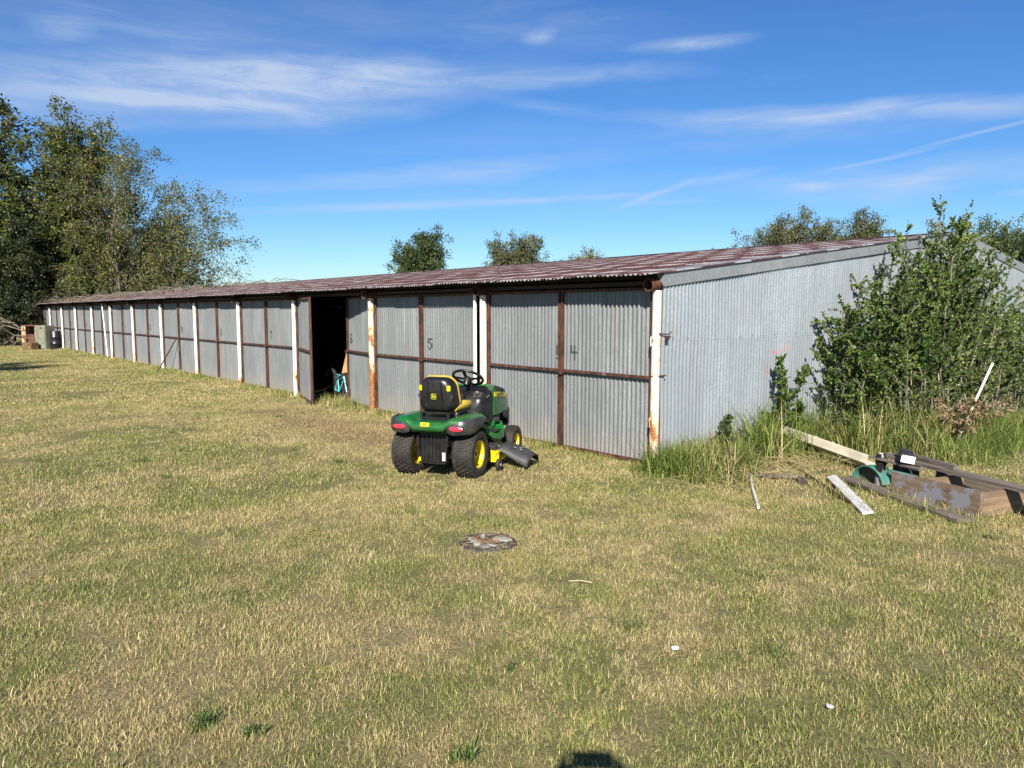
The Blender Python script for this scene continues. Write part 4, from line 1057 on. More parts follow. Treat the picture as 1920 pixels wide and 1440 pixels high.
P('frame', MB().tube([(-.1, 0, .25), (.20, 0, .22), (.56, 0, .58)], .016, 8).tube([(.20, 0, .22), (.12, 0, .62)], .016, 8).tube([(-.1, 0, .25), (.13, 0, .52)], .012, 8).tube([(.13, 0, .52), (.55, 0, .62)], .016, 8).tube([(.55, 0, .64), (.72, 0, .25)], .016, 8).tube([(-.1, 0, .25), (.2, 0, .34)], .010, 8), CY, BK, smooth=True)
P('saddle', MB().loft([[Vector((x, w * s, .66 + .01 * (1 - abs(s)))) for s in (-1, -.5, 0, .5, 1)] + [Vector((x, 0, .62))] for x, w in ((.02, .08), (.10, .075), (.18, .03), (.26, .018))]), CY, BK, smooth=True)
P('handlebar', MB().tube([(.50, -.22, .74), (.55, -.1, .70), (.55, .1, .70), (.50, .22, .74)], .011, 8), BLK, BK, smooth=True)
b_ = MB().box((0, 0, .26), (.30, .24, .52), (0, R(-14), 0), ch=.01).build('grey_slab', GRYP); b_.location = (-8.50, .56, -.03); b_.rotation_euler = (0, 0, R(25)); tag(b_, 'dark grey slab propped behind the bicycle', 'slab')
b_ = MB().loft([[Vector((.30 * math.cos(a) * k, -.04 + dy, .26 + .30 * math.sin(a) * k)) for a in [R(20 + 140 * i / 12) for i in range(13)]] for k, dy in ((1, 0), (1.06, .02), (1.06, .06), (1, .08))], cap=False, close=False).build('wheel_cover', GRYP, smooth=True)
b_.location = (-8.66, .34, .03); b_.rotation_euler = (0, 0, R(-6)); mm = b_.modifiers.new('thick', 'SOLIDIFY'); mm.thickness = .006; tag(b_, 'arched dark mudguard over the bicycle wheel', 'mudguard')
for k, (x, y, sx, sy, sz, lab) in enumerate(((-8.6, 3.2, .8, .6, .9, 'brown cardboard box deep inside the open bay'), (-7.3, 4.0, .9, .7, 1.3, 'tall dark cabinet at the back of the open bay'))):
    c_ = empty('storage_box' if k == 0 else 'storage_cabinet', (x, y, -.03), R(10), label=lab, cat='box' if k == 0 else 'cabinet')
    P('body', MB().box((0, 0, sz / 2), (sx, sy, sz), ch=.01), PLY if k == 0 else GRYP, c_)
    P('lid', MB().box((0, -.01, sz + .012), (sx + .02, sy + .02, .02)), PLY if k == 0 else GRYP, c_)

# ------------------------------------------------------------------ far end: rusty cabinet and drum
RC = wood('flaking_tan_enamel', (.38, .29, .17), (.50, .40, .25), .5, .6, paint=((.13, .055, .025), 6, .47))
RI = plain('rusted_sheet', (.15, .065, .04), .85, 0, .5, 6, bump=.3)
CB = empty('old_cabinet', (-37.0, -.95, -.03), R(32), label='old rusty tan cabinet with open front at the far end of the shed', cat='cabinet')
P('side_panel', MB().box((-.42, 0, .56), (.04, .62, 1.12)), RC, CB)
P('side_panel', MB().box((.42, 0, .56), (.04, .62, 1.12)), RC, CB)
P('front_panel', MB().box((-.29, -.31, .56), (.26, .03, 1.12)), RC, CB)
P('top', MB().box((0, 0, 1.13), (.92, .68, .03)), RI, CB)
P('back', MB().box((0, .30, .68), (.82, .02, .88)), RI, CB)
P('shelf', MB().box((.1, .02, .70), (.62, .5, .02)).box((.1, -.20, .48), (.5, .03, .40), (R(20), 0, R(12))), RI, CB)
GC = plain('dull_grey_green_enamel', (.17, .17, .125), .6, 0, .25, 5)
CG = empty('grey_cabinet', (-36.25, -.62, -.03), R(32), label='dull grey-green metal cabinet standing between the rusty cabinet and the doors', cat='cabinet')
P('body', MB().box((0, 0, .57), (.66, .5, 1.14), ch=.01), GC, CG)
P('door', MB().box((0, -.262, .57), (.60, .02, 1.04), ch=.004), GC, CG)
P('vent', MB().box((.10, -.275, 1.02), (.16, .01, .05)), BLK, CG)
d_ = MB().lathe([(0, .88), (.22, .88), (.235, .86), (.235, .60), (.243, .59), (.235, .58), (.235, .3), (.243, .29), (.235, .28), (.235, .02), (0, .0)], 22, 'Z').build('drum', BLK, smooth=True, auto=R(50))
d_.location = (-35.55, -.30, -.03); tag(d_, 'tall black drum against the doors beside the grey cabinet', 'drum')
d_ = MB().box((0, 0, .17), (.62, .4, .34), (R(6), 0, 0), ch=.03).build('rusty_bin', plain('rust_brown_tin', (.13, .08, .035), .85, 0, .5, 7)); d_.location = (-36.15, -1.25, -.03); d_.rotation_euler = (0, 0, R(30)); tag(d_, 'small rusty bin on the grass in front of the cabinets', 'bin')
d_ = MB().lathe([(0, .14), (.06, .13), (.11, .08), (.10, .0)], 10, 'Z').build('white_bag', WHT, smooth=True); d_.location = (-36.75, -1.38, -.03); d_.scale = (1.5, 1, 1); tag(d_, 'small white bag at the foot of the open cabinet', 'bag')

# ------------------------------------------------------------------ vegetation tools (numpy)
def unit(v): return v / np.maximum(np.linalg.norm(v, axis=-1, keepdims=True), 1e-9)
def tubes(paths, radii, n):
    """paths (N,K,3), radii (N,K) -> verts, loops, starts"""
    N, K, _ = paths.shape
    t = np.empty_like(paths); t[:, 1:-1] = paths[:, 2:] - paths[:, :-2]; t[:, 0] = paths[:, 1] - paths[:, 0]; t[:, -1] = paths[:, -1] - paths[:, -2]
    t = unit(t); ref = np.where(np.abs(t[..., 2:3]) > .9, np.array([1., 0, 0]), np.array([0, 0, 1.]))
    x = unit(np.cross(t, ref)); y = np.cross(t, x)
    a = np.arange(n) * 2 * PI / n
    V = paths[:, :, None, :] + radii[:, :, None, None] * (x[:, :, None, :] * np.cos(a)[None, None, :, None] + y[:, :, None, :] * np.sin(a)[None, None, :, None])
    idx = np.arange(N * K * n).reshape(N, K, n)
    A = idx[:, :-1, :]; B = np.roll(A, -1, axis=2); D_ = idx[:, 1:, :]; C_ = np.roll(D_, -1, axis=2)
    L = np.stack([A, B, C_, D_], -1).reshape(-1)
    return V.reshape(-1, 3), L, np.arange(0, len(L), 4)
def leaves(P_, length, width, r, along=None, fold=0.0, up=.3):
    """diamond leaves at P_ (N,3)"""
    N = len(P_); d = unit(r.normal(size=(N, 3)) + (0 if along is None else along * 1.2)); nrm = unit(r.normal(size=(N, 3)) + np.array([0, 0, up * 2]))
    s = unit(np.cross(d, nrm)); L = (length * r.uniform(.65, 1.25, N))[:, None]; Wd = (width * r.uniform(.7, 1.2, N))[:, None]
    nn = np.cross(s, d)
    V = np.stack([P_, P_ + d * L * .45 + s * Wd * .5 + nn * L * fold, P_ + d * L, P_ + d * L * .45 - s * Wd * .5 + nn * L * fold], 1).reshape(-1, 3)
    lo = np.arange(N * 4); return V, lo, np.arange(0, N * 4, 4), np.repeat(r.random(N), 4)
def bark_mat(name, c1, c2):
    t = NT(name); n = t.noise(t.map(t.pos(), (1, 1, .3)), 8, 6, .7); t.set(col=t.mix(t.ramp(n, .3, .7), c1, c2), rough=.9, spec=.2); return t.m
BARK = bark_mat('grey_bark', (.075, .06, .048), (.24, .20, .165))
TWIG = bark_mat('twig_bark', (.10, .085, .07), (.27, .23, .19))

def tree(name, base, crowns, label, leafmat, n_limbs=26, subs=8, twigs=4, n_leaf=20000, leaf=(.13, .09), r0=.28, stems=1, seed=1, droop=.2, group=None, sub_len=.30, spread=0.6, fork=.18, limb_r=.26, cat='tree', jit=.12):
    """crowns: list of (right, away, z, r_right, r_away, r_z, weight) about the base, in view-heading axes"""
    r = np.random.default_rng(seed); base = np.array(base, float)
    rt, fw_ = np.array(RGT), np.array(FWD)
    ws = np.array([c[6] for c in crowns], float); ws /= ws.sum()
    K = 8; ts = np.linspace(0, 1, K)
    # trunks
    T = []; H = max(c[2] for c in crowns)
    for s_ in range(stems):
        ln = (rt * r.uniform(-1, 1) + fw_ * r.uniform(-1, 1)) * (spread if stems > 1 else .15)
        top = ln * 1.0 + np.array([0, 0, H * r.uniform(.75, 1.0)])
        p = top[None] * ts[:, None] ** 1.0 + (ln * .5)[None] * np.sin(ts * PI)[:, None] + r.normal(0, .10, (K, 3)) * ts[:, None]
        T.append(base + p)
    T = np.array(T); rad = r0 / math.sqrt(stems) * (1 - .80 * ts)[None] * r.uniform(.8, 1.15, (stems, 1)); rad[:, 0] *= 1.35
    tv, tl, tst = tubes(T, rad, 8)
    limbs = []; lr = []; cid = r.choice(len(crowns), n_limbs, p=ws)
    for c in cid:
        cx, cy, cz, rx, ry, rz, _ = crowns[c]
        v = r.normal(size=3); v /= np.linalg.norm(v); v *= r.uniform(.30, 1.15) ** .5
        end = base + rt * (cx + v[0] * rx) + fw_ * (cy + v[1] * ry) + np.array([0, 0, cz + v[2] * rz])
        tr = T[r.integers(stems)]; hz = min(max((end[2] - base[2]) / H * .55, fork), .8) * r.uniform(.5, 1.0)
        k = hz * (K - 1); i = int(k); st = tr[i] + (tr[min(i + 1, K - 1)] - tr[i]) * (k - i)
        L = np.linalg.norm(end - st)
        mid = st * .45 + end * .55 + np.array([0, 0, L * .16]) + r.normal(0, L * .06, 3)
        p = ((1 - ts) ** 2)[:, None] * st + (2 * ts * (1 - ts))[:, None] * mid + (ts ** 2)[:, None] * end
        p[1:-1] += r.normal(0, L * .018, (K - 2, 3)); limbs.append(p)
        lr.append((r0 * limb_r * (L / 5) ** .6) * (1 - .88 * ts) / math.sqrt(max(1, stems * .6)))
    limbs = np.array(limbs); lr = np.array(lr)
    def offshoots(par, prad, m, ln, k0, dr, K2=5):
        N = len(par); out = []; ro = []; t2 = np.linspace(0, 1, K2)
        for _ in range(m):
            u = r.uniform(k0, 1.0, N) * (par.shape[1] - 1); i = np.minimum(u.astype(int), par.shape[1] - 2); f = (u - i)[:, None]
            ar = np.arange(N); st = par[ar, i] * (1 - f) + par[ar, i + 1] * f
            d = unit(unit(par[ar, i + 1] - par[ar, i]) * .8 + unit(r.normal(size=(N, 3))) * 1.0 + np.array([0, 0, .12]))
            L = ln * r.uniform(.5, 1.3, N)[:, None]
            p = st[:, None] + d[:, None] * L[:, None] * t2[None, :, None] + np.array([0, 0, -1.]) * (t2 ** 2)[None, :, None] * L[:, None] * dr
            p[:, 1:] += r.normal(0, 1, (N, K2 - 1, 3)) * L[:, None] * .035
            out.append(p); rs = (prad[ar, i] * .55)[:, None] * (1 - .8 * t2)[None]; ro.append(np.maximum(rs, .0045))
        return np.concatenate(out), np.concatenate(ro)
    size = np.mean([c[3] + c[5] for c in crowns]) / 2
    sb, sr = offshoots(limbs, lr, subs, size * sub_len * 1.6, .25, droop)
    tw, twr = offshoots(sb, sr, twigs, size * sub_len * .62, .15, droop * 1.4, 4)
    bv, bl, bs = tubes(limbs, lr, 6); b2, l2, s2 = tubes(sb, sr, 4); b3, l3, s3 = tubes(tw, twr, 3)
    root = empty(name, tuple(base), label=label, cat=cat, group=group)
    off = base
    fast_mesh('trunk', tv - off, tl, tst, [BARK], parent=root, smooth=True)
    V = np.concatenate([bv, b2, b3]) - off; L = np.concatenate([bl, l2 + len(bv), l3 + len(bv) + len(b2)]); St = np.concatenate([bs, s2 + len(bl), s3 + len(bl) + len(l2)])
    br = fast_mesh('branches', V, L, St, [TWIG], parent=root); 
    # leaves along twigs and sub-branches
    nt = int(n_leaf * .8); i = r.integers(len(tw), size=nt); u = r.uniform(.15, 1, nt) * 3; k = np.minimum(u.astype(int), 2); f = (u - k)[:, None]
    keep_w = r.random(len(tw)) ** .7
    sel = keep_w[i] > r.random(nt) * .30; i, k, f = i[sel], k[sel], f[sel]
    P1 = tw[i, k] * (1 - f) + tw[i, k + 1] * f + r.normal(0, jit, (len(i), 3))
    n2 = n_leaf - nt; j = r.integers(len(sb), size=n2); u = r.uniform(.3, 1, n2) * 4; k = np.minimum(u.astype(int), 3); f = (u - k)[:, None]
    P2 = sb[j, k] * (1 - f) + sb[j, k + 1] * f + r.normal(0, jit * 1.2, (n2, 3))
    PP = np.concatenate([P1, P2]); lv, ll, ls, la = leaves(PP - off, leaf[0], leaf[1], r, fold=.12)
    # clumps share a tint
    cl = np.sin(PP[:, 0] * 1.7 + seed) * np.sin(PP[:, 1] * 1.9) * np.sin(PP[:, 2] * 1.6 + 1)
    la = np.clip(la * .75 + np.repeat(cl, 4) * .25 + .12, 0, 1)
    crn = fast_mesh('crown', lv, ll, ls, [leafmat], {'rnd': la}, parent=root)
    return root

OLIVE = leaf_mat('olive_autumn_leaves', [(0, (.024, .042, .012)), (.4, (.060, .088, .020)), (.7, (.125, .145, .030)), (.93, (.27, .23, .04)), (1, (.34, .22, .06))], trans=.3)
DARKG = leaf_mat('dark_green_leaves', [(0, (.010, .024, .010)), (.5, (.030, .055, .018)), (.85, (.075, .095, .025)), (1, (.20, .17, .04))], trans=.25)
CEDAR = leaf_mat('cedar_foliage', [(0, (.014, .022, .010)), (.6, (.035, .045, .016)), (1, (.09, .10, .03))], trans=.15)
MIDG = leaf_mat('mid_green_leaves', [(0, (.022, .045, .018)), (.5, (.055, .090, .030)), (.9, (.11, .14, .04)), (1, (.22, .20, .06))], trans=.3)
GRYG = leaf_mat('grey_green_leaves', [(0, (.04, .055, .025)), (.5, (.10, .115, .045)), (1, (.20, .19, .07))], trans=.3)
YELG = leaf_mat('yellowing_leaves', [(0, (.05, .055, .015)), (.5, (.16, .15, .03)), (1, (.33, .26, .05))], trans=.3)

def vp(px, dist):                                               # a spot at a given bearing and distance from the viewpoint
    a, _ = sph(px, 585); v = RGT * math.sin(a) + FWD * math.cos(a); p = CAM + v * dist; return (p.x, p.y, -.03)
G1 = 'trees at the far end of the shed'
tree('tall_tree', vp(-40, 50), [(0, 0, 10.2, 2.8, 2.6, 4.6, 2), (1.2, 0, 12.6, 1.3, 1.3, 1.6, .6), (1.0, 0, 6, 2.8, 2.6, 3.5, 1.5)], 'dark dense tree cut by the left edge of the view', DARKG, 50, 10, 4, 46000, (.17, .12), .34, seed=3, group=G1)
tree('broad_tree', vp(122, 49), [(0, 0, 9.3, 2.7, 2.6, 3.6, 2.2), (1.2, 0, 11.6, 1.2, 1.2, 1.6, .8), (-1.6, 0, 6.5, 3.0, 2.6, 3.6, 2), (1.6, 0, 6, 2.6, 2.2, 3.4, 1.6), (1.2, 0, 3.5, 3.0, 2.2, 2.2, 1)], 'tall olive and yellow tree second from the left edge', OLIVE, 74, 10, 4, 66000, (.15, .105), .30, stems=3, seed=5, spread=1.3, group=G1)
tree('spreading_tree', vp(232, 47), [(0.4, 0, 8.0, 3.6, 3.0, 3.9, 2.4), (4.8, 0, 5.6, 3.0, 2.2, 2.9, 1.5), (.6, 0, 4.0, 3.6, 2.6, 2.2, 2.0)], 'half bare spreading tree with fine twigs against the sky', OLIVE, 120, 10, 5, 74000, (.12, .08), .24, stems=5, seed=8, spread=1.6, droop=.42, group=G1, fork=.08)
tree('cedar_tree', vp(18, 47.5), [(0, 0, 2.6, 2.6, 1.8, 2.4, 2), (0, 0, 5.0, 2.0, 1.6, 2.2, 1)], 'low dark evergreen behind the rusty cabinet', CEDAR, 44, 10, 4, 52000, (.16, .07), .2, seed=11, group=G1, cat='evergreen', fork=.05)
tree('dark_undergrowth', vp(120, 52), [(0, 0, 3.4, 3.8, 1.8, 3.2, 2), (-4, 0, 3.4, 3.4, 2.0, 3.0, 1)], 'dark leafy undergrowth filling the gap under the far trees', DARKG, 40, 9, 3, 34000, (.18, .12), .12, stems=5, seed=12, spread=2.0, group=G1, cat='undergrowth', fork=.05)
tree('distant_tree', vp(793, 84), [(-.3, 0, 7.2, 3.2, 2.6, 3.4, 3), (.9, 0, 9.4, 1.8, 1.5, 1.9, 1.2), (-2.0, 0, 8.6, 1.2, 1.2, 1.8, .7), (-2.8, 0, 5.8, 1.6, 1.4, 1.8, .8), (3.9, 0, 5.6, .9, .8, 1.2, .35)], 'round green tree rising behind the roof ridge, leftmost of the distant ones', MIDG, 90, 8, 3, 34000, (.22, .15), .25, seed=21, sub_len=.2, jit=.22)
tree('distant_tree', vp(975, 88), [(0, 0, 7.6, 3.9, 2.6, 3.0, 3), (1.0, 0, 9.4, 2.0, 1.4, 1.8, 1), (-2.2, 0, 8.4, 1.6, 1.4, 2.2, .8)], 'grey-green rounded tree behind the roof, right of the leftmost distant tree', GRYG, 90, 8, 3, 36000, (.20, .14), .25, seed=22, sub_len=.2, jit=.22)
tree('distant_tree', vp(1090, 100), [(0, 0, 8.0, 3.0, 2.4, 1.9, 3)], 'low yellowish treetop just showing over the roof in the middle', YELG, 50, 8, 3, 18000, (.22, .15), .25, seed=23, jit=.2)
tree('distant_tree', vp(1330, 96), [(0, 0, 8.0, 1.5, 1.5, 2.0, 3)], 'tiny sparse treetop peeping over the roof left of the large grove', GRYG, 10, 5, 3, 2600, (.2, .14), .18, seed=24)
tree('distant_tree', vp(1478, 80), [(0.6, 0, 8.6, 3.6, 3, 3.4, 3), (-3.4, 0, 7.4, 2.6, 2, 2.2, 1.4), (3.6, 0, 8.0, 2.4, 2, 2.6, 1)], 'large broad tree behind the roof at right, its bare limbs showing', GRYG, 110, 8, 3, 46000, (.19, .13), .3, jit=.16, stems=3, spread=1.2, seed=25, droop=.1)
tree('distant_tree', vp(1590, 86), [(0, 0, 8.5, 3.1, 2, 2.4, 3)], 'short olive tree tucked between the broad tree and the slender one', OLIVE, 50, 8, 3, 18000, (.2, .14), .2, seed=26, jit=.2)
tree('distant_tree', vp(1616, 82), [(0, 0, 9.6, 1.7, 1.4, 2.3, 3)], 'slender pale treetop right of the broad tree over the roof', GRYG, 40, 8, 3, 13000, (.19, .13), .2, seed=27, jit=.16)
tree('distant_tree', vp(1772, 66), [(0, 0, 7.2, 2.2, 2, 1.5, 3)], 'yellow-green treetop behind the gable peak', YELG, 18, 8, 3, 12000, (.17, .12), .2, seed=28)
tree('distant_tree', vp(1872, 62), [(0, 0, 6.0, 2.0, 2, 2.0, 3), (1.6, 0, 5.0, 2.0, 2, 2.2, 1)], 'olive tree behind the right roof slope', OLIVE, 60, 8, 3, 20000, (.16, .11), .25, seed=29, jit=.15)
tree('distant_tree', vp(1940, 58), [(0, 0, 5.2, 1.9, 2, 2.1, 3), (1.0, 0, 4.0, 2.5, 2, 2.2, 1)], 'tree with green leaves cut by the right edge of the view', MIDG, 60, 8, 3, 20000, (.16, .11), .25, seed=30, jit=.15)
tree('shade_tree', (-16.7, -11.4, 0), [(0, 0, 6.3, 1.5, 1.5, 1.5, 3)], 'small tree outside the left edge whose shade falls on the lawn', MIDG, 22, 8, 3, 12000, (.14, .10), .14, seed=31)

# fallen twigs and leaf litter along the far roof
r = np.random.default_rng(77)
n = 300; x = -41 + 12 * r.random(n) ** 1.9; y = r.uniform(.2, 8.6, n); z = EAVE_Z + SL * (y + OVER) + .03
p0 = np.stack([x, y, z], 1); d = unit(r.normal(size=(n, 3)) * np.array([1, 1, .28])); L = r.uniform(.4, 1.5, n)[:, None]
t3 = np.linspace(0, 1, 4); pth = p0[:, None] + d[:, None] * L[:, None] * (t3[None, :, None] - .5) + np.array([0, 0, 1.]) * (.04 + .18 * r.random(n))[:, None, None] * np.sin(t3 * PI)[None, :, None]
pth[..., 2] = np.maximum(pth[..., 2], EAVE_Z + SL * (pth[..., 1] + OVER) + .02)
V, L_, St = tubes(pth, np.repeat(r.uniform(.006, .016, n)[:, None], 4, 1), 4)
o = fast_mesh('fallen_twigs', V, L_, St, [TWIG]); tag(o, 'tangle of fallen grey twigs on the far end of the roof', 'twigs', kind='stuff')
n = 2200; x = -41 + 14 * r.random(n) ** 1.9; y = r.uniform(0, 8.6, n); P_ = np.stack([x, y, EAVE_Z + SL * (y + OVER) + .02 + .03 * r.random(n)], 1)
LITT = leaf_mat('dry_leaf_litter', [(0, (.12, .07, .04)), (.5, (.24, .16, .09)), (1, (.36, .27, .15))], trans=.1)
V, lo, st, a = leaves(P_, .08, .05, r, up=3); o = fast_mesh('leaf_litter', V, lo, st, [LITT], {'rnd': a}); tag(o, 'dry leaf litter on the far end of the roof', 'leaves', kind='stuff')
# bare dead branches beside the rusty cabinet
bb = MB()
for s_ in range(7):
    a = Vector((-37.9, -1.0 - .1 * s_, .5 + .12 * s_)); dd = Vector(vp(60, 1)) - Vector((CAM.x, CAM.y, 0)); q = -RGT * random.uniform(.8, 2.2) + Vector((0, 0, random.uniform(-.7, .7)))
    m1 = a + q * .5 + Vector((0, 0, .25)); bb.tube([a, m1, a + q], [.02, .015, .006], 5); bb.tube([m1, m1 - RGT * .6 + Vector((0, 0, random.uniform(-.6, .6)))], [.012, .005], 4)
tag(bb.build('dead_branches', TWIG), 'bare grey branches sticking out left of the rusty cabinet', 'branches')

# ------------------------------------------------------------------ large shrub against the gable
ELM = leaf_mat('shrub_leaves', [(0, (.020, .040, .010)), (.4, (.056, .100, .020)), (.75, (.135, .195, .040)), (1, (.30, .34, .10))], trans=.32)
def shrub(name, stems, label, leafmat, n_leaf, leaf, seed, group=None, r0=.014, sub=9, twig_len=.35, cat='shrub'):
    """stems: list of (base xyz, tip xyz)"""
    r = np.random.default_rng(seed); K = 9; ts = np.linspace(0, 1, K); A = np.array([s_[0] for s_ in stems], float); B = np.array([s_[1] for s_ in stems], float)
    L = np.linalg.norm(B - A, axis=1)[:, None]
    mid = A * .5 + B * .5 + np.array([0, 0, .18]) * L - (B - A) * np.array([.22, .22, 0])
    p = ((1 - ts) ** 2)[None, :, None] * A[:, None] + (2 * ts * (1 - ts))[None, :, None] * mid[:, None] + (ts ** 2)[None, :, None] * B[:, None]
    p[:, 1:] += r.normal(0, .012, (len(A), K - 1, 3)) * L[:, None]
    rad = (r0 * (L / 2.5)) * (1 - .85 * ts)[None]
    # side shoots
    out = []; t2 = np.linspace(0, 1, 5); N = len(A)
    for _ in range(sub):
        u = r.uniform(.12, .97, N) * (K - 1); i = np.minimum(u.astype(int), K - 2); f = (u - i)[:, None]; ar = np.arange(N)
        st = p[ar, i] * (1 - f) + p[ar, i + 1] * f; d = unit(unit(p[ar, i + 1] - p[ar, i]) * .9 + unit(r.normal(size=(N, 3))) * .9 + np.array([0, 0, .15]))
        ln = (twig_len * r.uniform(.5, 1.4, N) * (1.25 - .8 * u / (K - 1)))[:, None]
        q = st[:, None] + d[:, None] * ln[:, None] * t2[None, :, None] + np.array([0, 0, -.22]) * (t2 ** 2)[None, :, None] * ln[:, None]
        q[:, 1:] += r.normal(0, .03, (N, 4, 3)) * ln[:, None]; out.append(q)
    tw = np.concatenate(out); twr = np.repeat(np.linspace(.005, .0018, 5)[None], len(tw), 0)
    v1, l1, s1 = tubes(p, rad, 6); v2, l2, s2 = tubes(tw, twr, 3)
    base = A.mean(0); base[2] = 0
    root = empty(name, tuple(base), label=label, cat=cat, group=group)
    fast_mesh('stems', np.concatenate([v1, v2]) - base, np.concatenate([l1, l2 + len(v1)]), np.concatenate([s1, s2 + len(l1)]), [TWIG], parent=root)
    # leaves set alternately along the shoots
    m = int(n_leaf * .82); i = r.integers(len(tw), size=m); u = r.uniform(.05, 1, m) * 4; k = np.minimum(u.astype(int), 3); f = (u - k)[:, None]
    P1 = tw[i, k] * (1 - f) + tw[i, k + 1] * f; d1 = unit(tw[i, k + 1] - tw[i, k])
    m2 = n_leaf - m; j = r.integers(len(p), size=m2); u = r.uniform(.35, 1, m2) * (K - 1); k = np.minimum(u.astype(int), K - 2); f = (u - k)[:, None]
    P2 = p[j, k] * (1 - f) + p[j, k + 1] * f; d2 = unit(p[j, k + 1] - p[j, k])
    PP = np.concatenate([P1, P2]); dd = np.concatenate([d1, d2])
    ok = PP[:, 0] > .125; PP = PP[ok]; dd = dd[ok]
    V, lo, st, a = leaves(PP - base, leaf[0], leaf[1], r, along=dd * .9, fold=.10)
    cl = np.sin(PP[:, 0] * 5 + 1) * np.sin(PP[:, 1] * 3.1) * np.sin(PP[:, 2] * 3.7)
    a = np.clip(a * .8 + np.repeat(cl, 4) * .22 + .08 + .05 * np.repeat(PP[:, 2], 4) / 3, 0, 1)
    fast_mesh('foliage', V, lo, st, [leafmat], {'rnd': a}, parent=root)
    return root
r = np.random.default_rng(5)
prof_y = [2.6, 3.0, 3.5, 4.1, 4.7, 5.3, 6.0, 7.0, 8.0, 9.0, 10.0]
prof_z = [.85, 1.6, 2.05, 2.3, 2.75, 3.05, 3.2, 2.95, 2.55, 2.1, 1.6]
stems_ = []
for _ in range(135):
    yb = r.normal(5.6, 1.25); yb = min(max(yb, 3.0), 8.6); yt = yb + (yb - 5.0) * .35 + r.normal(0, .45); yt = min(max(yt, 2.7), 10.0)
    zt = np.interp(yt, prof_y, prof_z) * (r.uniform(.30, 1.06) ** .6)
    stems_.append(((r.uniform(.35, 1.3), yb, gz(.8, yb)), (np.clip(r.normal(.85, .45), .12, 2.0), yt, zt)))
for y_, z_ in ((2.75, 1.25), (3.0, 1.8), (3.2, 2.0), (3.6, 2.2), (4.7, 2.9), (5.2, 3.2), (5.6, 3.45), (5.9, 3.38), (6.5, 3.2), (7.2, 3.0), (7.6, 2.8), (8.3, 2.55), (9.3, 2.35), (9.9, 2.05)):
    stems_.append(((r.uniform(.5, 1.1), 5.4 + (y_ - 5.4) * .6, 0), (r.uniform(.6, 1.2), y_, z_)))
shrub('large_shrub', stems_, 'large wild elm shrub overgrowing the gable wall', ELM, 104000, (.050, .029), 41, sub=15, twig_len=.52)
stems_ = []
for _ in range(52):
    yb = r.uniform(7.6, 12.0); stems_.append(((r.uniform(.4, 1.4), yb, gz(.8, yb)), (r.uniform(.2, 1.8), yb + r.normal(.3, .4), r.uniform(.6, 2.2))))
shrub('thin_shrub', stems_, 'thinner twiggy shrub right of the large one at the edge of the view', ELM, 34000, (.048, .027), 42, sub=14, twig_len=.5)
stems_ = [((r.uniform(.25, .5), r.uniform(2.0, 2.4), 0), (r.uniform(.15, .6), r.uniform(1.95, 2.65), r.uniform(.4, 1.15))) for _ in range(11)]
shrub('small_shrub', stems_, 'small upright sapling left of the large shrub by the wall', ELM, 2600, (.055, .033), 43, sub=7, twig_len=.22, cat='sapling')
stems_ = [((r.uniform(.2, .4), r.uniform(.78, .95), 0), (r.uniform(.15, .45), r.uniform(.75, 1.05), r.uniform(.2, .52))) for _ in range(6)]
shrub('leafy_weed', stems_, 'low dark leafy weed at the foot of the gable near the corner', DARKG, 700, (.05, .035), 44, sub=4, twig_len=.12, cat='weed')
# dry brown stems under the shrub
stems_ = [((r.uniform(1.2, 1.7), r.uniform(4.0, 5.4), -.05), (r.uniform(1.3, 2.1), r.uniform(3.8, 5.6), r.uniform(.25, .62))) for _ in range(26)]
shrub('dead_bush', stems_, 'patch of dry brown stems under the large shrub', LITT, 3600, (.05, .025), 45, sub=7, twig_len=.2, cat='dead bush')

# ------------------------------------------------------------------ grass
ROS = leaf_mat('rosette_leaves', [(0, (.035, .065, .018)), (1, (.13, .19, .045))], trans=.25)
STRAWG = leaf_mat('straw_blades', [(0, (.30, .24, .12)), (1, (.62, .53, .30))], trans=.2)
def blades(P_, h, w, bend, r, segs=3, lean=None):
    """curved tapering blades; returns verts, loops, starts, rnd, rn2"""
    N = len(P_); a = r.uniform(0, 2 * PI, N) if lean is None else lean; d = np.stack([np.cos(a), np.sin(a), np.zeros(N)], 1); s = np.stack([-np.sin(a), np.cos(a), np.zeros(N)], 1)
    tw = r.uniform(-1, 1, N)[:, None]; s = unit(s + d * tw)
    rows = []
    for k in range(segs + 1):
        t = k / segs; ang = bend * t
        # integrate the bend: position along an arc of length h
        bb = np.where(np.abs(bend) < 1e-3, 1e-3, bend)
        out = h * (1 - np.cos(bb * t)) / bb; zz = h * np.sin(bb * t) / bb
        c = P_ + d * out[:, None] + np.array([0, 0, 1.]) * zz[:, None]
        ww = (w * (1 - t ** 2 * .95) * .5)[:, None]
        if k < segs: rows += [c - s * ww, c + s * ww]
        else: rows += [c]
    V = np.stack(rows, 1); nv = 2 * segs + 1; b = (np.arange(N) * nv)[:, None]
    faces = []
    L = []; 
    for k in range(segs - 1): L.append(b + np.array([2 * k, 2 * k + 1, 2 * k + 3, 2 * k + 2]))
    quads = np.stack(L, 1).reshape(-1) if L else np.zeros(0, int)
    tris = (b + np.array([2 * segs - 2, 2 * segs - 1, 2 * segs])).reshape(-1)
    loops = np.concatenate([quads, tris]); starts = np.concatenate([np.arange(0, len(quads), 4), len(quads) + np.arange(0, len(tris), 3)])
    return V.reshape(-1, 3), loops, starts, np.repeat(r.random(N), nv), np.repeat(r.random(N), nv)
